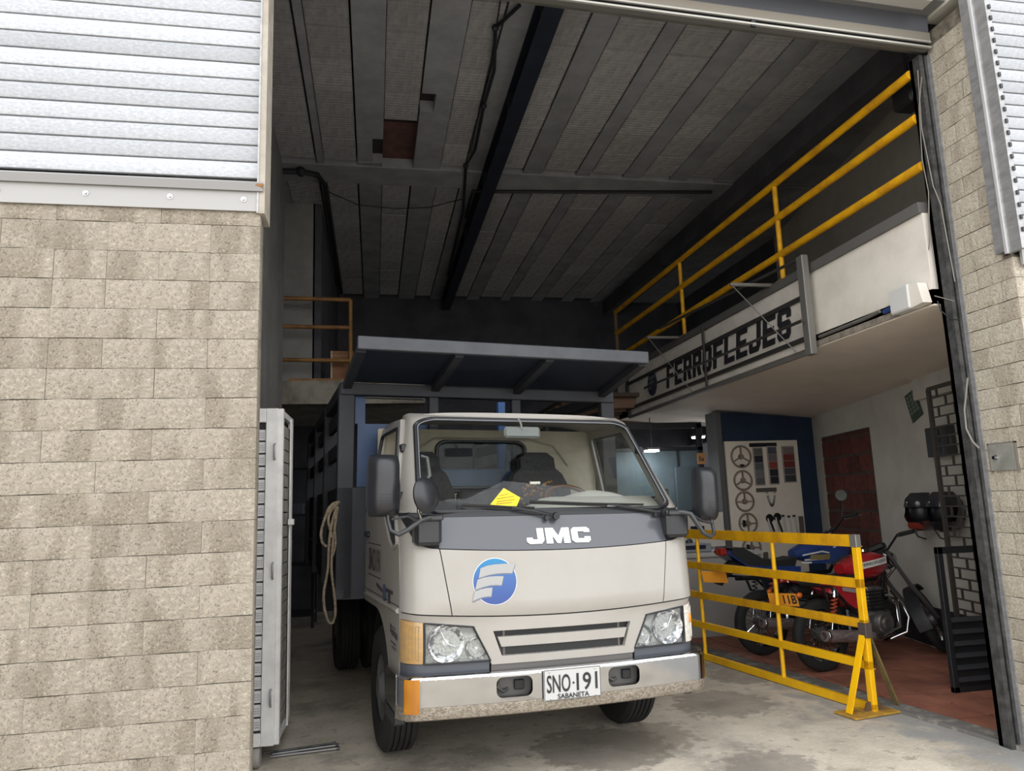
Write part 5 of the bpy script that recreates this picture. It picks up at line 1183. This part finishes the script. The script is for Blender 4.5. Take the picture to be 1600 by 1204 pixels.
# ------------------------------------------------------------------ right wall things
gd = thing('security_grille', 'brick-pattern steel grille leaf folded against the right wall', 'grille')
GR = mat('grille_steel', (70, 66, 62), .6, .3); OFF = .34
gz0, gz1 = .12, 2.36; gs0, gs1 = ws(onwall(1452, 622, OFF)), ws(onwall(1552, 622, OFF)); gs1 = gs0-.62
def gp_(s, z): return wallpt(s, z, OFF)
MB().bar(gp_(gs0, gz0), gp_(gs0, gz1), .03, .03).bar(gp_(gs1, gz0), gp_(gs1, gz1), .03, .03).bar(gp_(gs0, gz1), gp_(gs1, gz1), .03, .03).bar(gp_(gs0, gz0), gp_(gs1, gz0), .03, .03).build('grille_frame', GR, gd)
nr = 27; hgt = (gz1-gz0)/nr
for k in range(1, nr): MB().bar(gp_(gs0, gz0+k*hgt), gp_(gs1, gz0+k*hgt), .014, .012).build('cross_bar', GR, gd)
vb = .24
for k in range(nr):
    s = gs0-(vb if k % 2 else vb/2)
    while s > gs1+.02:
        MB().bar(gp_(s, gz0+k*hgt), gp_(s, gz0+(k+1)*hgt), .014, .014).build('upright_bar', GR, gd); s -= vb
a = onwall(1462, 695, .06)
eb = thing('electric_box', 'grey electric box on the right wall behind the grille', 'box', (0, 0, 0))
c0, c1 = ws(onwall(1446, 695, .1)), ws(onwall(1478, 695, .1))
MB().prism([wallpt(c1, 1.80, .004), wallpt(c0, 1.80, .004), wallpt(c0, 1.80, .09), wallpt(c1, 1.80, .09)], (0, 0, .27)).build('case', mat('box_dark', (52, 54, 56), .6), eb)
for k in range(3): MB().prism([wallpt((c0+c1)/2+.05, 1.84+k*.075, .09), wallpt((c0+c1)/2-.06, 1.84+k*.075, .09), wallpt((c0+c1)/2-.06, 1.84+k*.075, .097), wallpt((c0+c1)/2+.05, 1.84+k*.075, .097)], (0, 0, .05)).build('breaker', BLACK, eb)
ps = thing('green_notice', 'dark green notice hung crooked high on the right wall', 'notice')
q = [onwall(u, v, .012) for u, v in ((1413, 619), (1428, 607), (1442, 646), (1426, 661))]
MB().prism(q, WN*-.008).build('sheet', mat('notice_green', (60, 76, 66), .7, col2=(48, 60, 54), scale=20), ps)
nk = MB()
for k in range(5):
    for j in range(3):
        c = q[0].lerp(q[3], .14+.14*k).lerp(q[1].lerp(q[2], .14+.14*k), .2+.28*j); e = (q[1]-q[0])*.1; nk.bar(c-e, c+e, .006, .03, up=(0, 0, 1))
nk.build('notice_marks', mat('notice_pale', (104, 118, 106), .7), ps)
def helmet(label, s, z, off, m, m2, yaw, sc=1.0):
    p = wallpt(s, z, off); h = thing('helmet', label, 'helmet', tuple(p), yaw)
    # local +x is the face
    bm = bmesh.new(); bmesh.ops.create_uvsphere(bm, u_segments=22, v_segments=14, radius=1)
    for q in bm.verts:
        x, y, z_ = q.co; q.co = V((x*.17+(.035 if x > .3 and z_ < -.1 else 0), y*.125*(1-.1*max(0, -z_)), z_*(.15 if z_ > 0 else .17)))*sc
    kill = [f for f in bm.faces if (lambda c: c.x > .08*sc and -.075*sc < c.z < .055*sc and abs(c.y) < .10*sc)(f.calc_center_median())]
    bmesh.ops.delete(bm, geom=kill, context='FACES')
    kill = [f for f in bm.faces if f.calc_center_median().z < -.145*sc]; bmesh.ops.delete(bm, geom=kill, context='FACES')
    MB().bm(bm).build('shell', m, h, 60)
    MB().sphere((-.0, 0, 0), (.14*sc, .108*sc, .14*sc), 14, 8).build('lining', BLACK, h, 60)
    g = [[(.165*cos(a)*sc, .128*sin(a)*sc*.98, (.05+.115*t)*sc) if False else ((.176*cos(.95*t))*cos(a)*sc, .131*cos(.95*t)*sin(a)*sc, (.035+.135*sin(.95*t))*sc) for a in [radians(-75+150*k/12) for k in range(13)]] for t in (0, .5, 1)]
    MB().sheet(g, (.003, 0, .003)).build('visor', mat('visor_smoke', (44, 44, 48), .15), h, 60)
    MB().prism([(.165*sc, -.06*sc, -.11*sc), (.165*sc, .06*sc, -.11*sc), (.195*sc, .04*sc, -.085*sc), (.195*sc, -.04*sc, -.085*sc)], (-.03, 0, -.03)).build('chin_vent', m2, h)
    MB().tube([(.02, -.10*sc, -.12*sc), (.05, -.05*sc, -.2*sc), (.06, .02, -.22*sc)], .008, 5).build('chin_strap', BLACK, h, 60)
    return h
sA = ws(onwall(1442, 800, .16)); pA = onwall(1440, 798, .17)
HRED = mat('helmet_red', (92, 42, 32), .3, coat=.4, col2=(40, 36, 38), scale=7, lo=.42, hi=.5); HBLK = mat('helmet_black', (40, 40, 43), .35, coat=.3)
helmet('black helmet with red graphics hung open on the right wall', ws(pA), pA.z, .15, HRED, mat('vent_red', (150, 60, 44), .4), radians(205), 1.15)
pB = onwall(1478, 798, .15)
helmet('plain black helmet hung behind the grille on the right wall', ws(pB), pB.z, .15, HBLK, BLACK, radians(215), 1.15)
# small steel half gate at the right jamb
hg = thing('half_gate', 'low black steel gate with louvred lower panel at the right jamb', 'gate', (4.2, 5.05, 0))
HG = mat('gate_black', (42, 43, 46), .5, .2, col2=(36, 37, 40), scale=6); HG2 = mat('louvre_grey', (62, 62, 66), .45, .3)
MB().bbox(0, .045, -.02, .02, .0, 1.07, .003).build('stile', HG, hg); MB().bbox(.42, .465, -.02, .02, .0, 1.07, .003).build('stile', HG, hg)
MB().bbox(0, .465, -.02, .02, 1.02, 1.07, .003).bbox(0, .465, -.02, .02, .02, .06, .003).build('cross_rail', HG, hg)
MB().box(.04, .43, -.004, .004, .05, .55).build('panel', HG, hg)
for k in range(6): MB().prism([(.045, -.005, .09+k*.085), (.045, -.03, .095+k*.085), (.045, -.005, .125+k*.085)], (.375, 0, 0)).build('louvre', HG2, hg)
HN = mat('hinge_bright', (196, 192, 188), .35, .6)
for z in (.30, .62, 1.02): MB().tube([(.47, -.025, z), (.47, -.025, z+.11)], .011, 8).bbox(.445, .49, -.03, -.02, z+.01, z+.1, .002).build('hinge', HN, hg, 60)
dp = thing('gate_post', 'slim bright hinge post with dark edge beside the black half gate', 'post', (4.735, 5.04, 0))
MB().bbox(-.015, .015, -.015, .015, 0, 1.1, .003).build('post_tube', STEELD, dp); MB().box(-.022, -.015, -.018, -.012, 0, 1.1).build('edge_bead', HN, dp); MB().bbox(-.05, .05, -.03, .03, 0, .02, .004).build('foot', HN, dp)
wd_ = thing('wooden_wedge', 'small tan wooden wedge on the tiles by the half gate', 'wedge', tuple(atZ(1478, 1008, .02)))
MB().prism([(-.09, -.04, 0), (.09, -.04, 0), (.09, -.04, .03), (-.09, -.04, .075)], (0, .09, 0)).build('wedge_block', mat('wedge_tan', (150, 108, 70), .8), wd_)

# ------------------------------------------------------------------ back workshop
wf = thing('glazed_partition', 'dark steel framed teal partition of the back workshop', 'partition', (0, 9.3, 0))
FD = mat('frame_black', (30, 32, 36), .5)
MB().bbox(3.0, 4.36, -.03, .03, 2.44, 2.52, .004).bbox(3.0, 4.36, -.03, .03, 2.14, 2.19, .004).bbox(4.28, 4.36, -.03, .03, 0, 2.5, .004).bbox(3.0, 3.05, -.03, .03, 0, 2.5, .004).build('frame', FD, wf)
MB().bbox(3.98, 4.01, -.02, .02, 0, 2.16, .003).build('mullion', FD, wf)
PAN = mat('teal_panel', (86, 100, 106), .6, col2=(76, 90, 96), scale=3)
MB().box(3.05, 4.28, .0, .008, .95, 2.14).build('panel', PAN, wf)
MB().box(3.05, 4.28, .0, .008, 0, .95).build('panel', PLASTER_R, wf)
sgn = thing('orange_notice', 'small orange notice marked 5s on the workshop panel', 'notice', tuple(atY(1096, 716, 9.27)))
MB().box(-.06, .06, .0, .01, -.075, .075).build('sheet', mat('notice_orange', (176, 128, 82), .7), sgn)
m_ = MB(); text(m_, '5s', lambda a, b: (-.04+.075*a, -.002, -.035+.06*b), .02); m_.build('lettering', BLACK, sgn)
wt = thing('wall_box', 'grey blue box fixed to the workshop panel behind the right wing mirror', 'box', tuple(atY(1072, 762, 9.27)))
MB().bbox(-.16, .2, -.06, .01, -.3, .28, .01).build('case', mat('slate_box', (70, 82, 88), .6), wt)
wp_ = root('ceiling_workshop')
MB().box(2.6, 4.4, 9.4, 13.1, 2.9, 2.95).build('deck', mat('brown_deck', (70, 56, 46), .8), wp_)
for k in range(9): MB().bbox(2.6, 4.4, 9.55+k*.36, 9.62+k*.36, 2.76, 2.9, .004).build('purlin', mat('purlin_brown', (110, 82, 62), .6), wp_)
LED = mat('led', (250, 252, 255), .5, emit=45)
for i, (u, v, y, nm) in enumerate(((1091, 682, 10.2, 'square lit ceiling lamp nearest in the back workshop'), (1018, 703, 8.95, 'small lit ceiling lamp hung left of the first, close to the truck cab'))):
    p = atY(u, v, y); lm_ = thing('ceiling_lamp', nm, 'lamp', tuple(p))
    MB().bbox(-.075, .075, -.07, .07, -.02, .0, .006).build('diffuser', LED, lm_); MB().bbox(-.085, .085, -.08, .08, .0, .03, .006).build('housing', ALU, lm_)
    MB().tube([(0, 0, .03), (0, 0, max(.05, (2.9 if i == 0 else 2.55)-p.z))], .006, 6).build('stem', FD, lm_)
# counter with devices
ct = thing('workshop_counter', 'white counter behind the motorcycles', 'counter', (3.55, 8.0, 0))
MB().bbox(-.75, .72, -.25, .35, .86, .90, .006).build('worktop', mat('counter_white', (176, 174, 170), .6), ct)
MB().box(-.73, .70, -.22, .33, .0, .86).build('carcass', mat('counter_front', (160, 158, 154), .7), ct)
for i, (x, y, w_, d_, h, c, nm, lab) in enumerate(((-.52, -.1, .2, .2, .16, (84, 84, 84), 'grey_instrument', 'grey bench instrument at the left of the counter'), (.0, .1, .42, .25, .1, (140, 142, 146), 'bench_scale', 'pale grey bench scale on the counter'), (-.28, .0, .18, .2, .09, (96, 96, 98), 'tool_tray', 'low grey tray between the instrument and the scale'))):
    b = thing(nm, lab, 'instrument', (3.55+x, 8.0+y, .90)); MB().bbox(-w_/2, w_/2, -d_/2, d_/2, 0, h, .012).build('case', mat('dev_%d' % i, c, .6), b)
    MB().bbox(-w_/3, w_/3, -d_/2-.008, -d_/2+.004, h*.35, h*.8, .003).build('display', mat('display_navy', (26, 32, 54), .4), b)
    MB().lathe([(0, 0), (.04, 0), (.04, .03), (.02, .05), (0, .05)], (0, 0, h), (0, 0, 1), 14).build('knob', STEELD, b, 40)
tagb = thing('wall_tag', 'small navy label plate above the counter', 'label', (3.98, 8.80, 1.12))
MB().box(-.09, .09, -.006, .006, -.04, .04).build('plate', mat('display_navy', (26, 32, 54), .4), tagb)
st('wall_counter', MB().box(3.0, 4.36, 8.82, 8.86, .9, 1.32), PLASTER)
dl_ = thing('spotlight', 'dark floodlight under the beam at the right end of the upper railing', 'lamp', tuple(atX(1422, 150, XP+.2)))
MB().bbox(-.08, .08, -.1, .1, -.09, .09, .02).build('body', BLACK, dl_, 30); MB().lathe([(0, 0), (.07, .0), (.06, -.02), (0, -.02)], (0, -.1, -.03), (0, 1, .3), 14).build('lamp_glass', mat('dull_glass', (90, 92, 96), .2), dl_, 40)
MB().bar((0, 0, .08), (0, 0, 5.3-dl_.location.z), .02).build('bracket', BLACK, dl_)

sr = thing('storage_rack', 'dark steel storage rack in the shade behind the folding gate', 'rack', (-1.35, 10.4, 0))
RK = mat('rack_dark', (44, 46, 54), .7)
for x in (-.3, .55):
    for y in (0, .5): MB().bbox(x-.02, x+.02, y-.02, y+.02, 0, 2.3, .003).build('upright', RK, sr)
for z in (.15, .8, 1.45, 2.1): MB().bbox(-.3, .55, -.02, .52, z, z+.03, .003).build('shelf', RK, sr)
for i, (x, w_, z, h, c, lab) in enumerate(((-.1, .3, 1.48, .22, (112, 110, 108), 'pale grey carton on the middle shelf of the dark storage rack'), (.3, .2, 1.48, .14, (84, 88, 98), 'slate grey box right of the pale carton on the dark storage rack'), (.05, .4, .83, .3, (60, 62, 68), 'dark crate on the lower shelf of the storage rack'))):
    t = thing('storage_box', lab, 'box', (-1.35+x, 10.52, z+.003)); MB().bbox(-w_/2, w_/2, 0, .3, 0, h, .006).build('case', mat('store_%d' % i, c, .8), t)
    MB().box(-w_/2-.004, w_/2+.004, -.004, .304, h-.03, h+.004).build('lid', mat('store_%d' % i, c, .8), t)
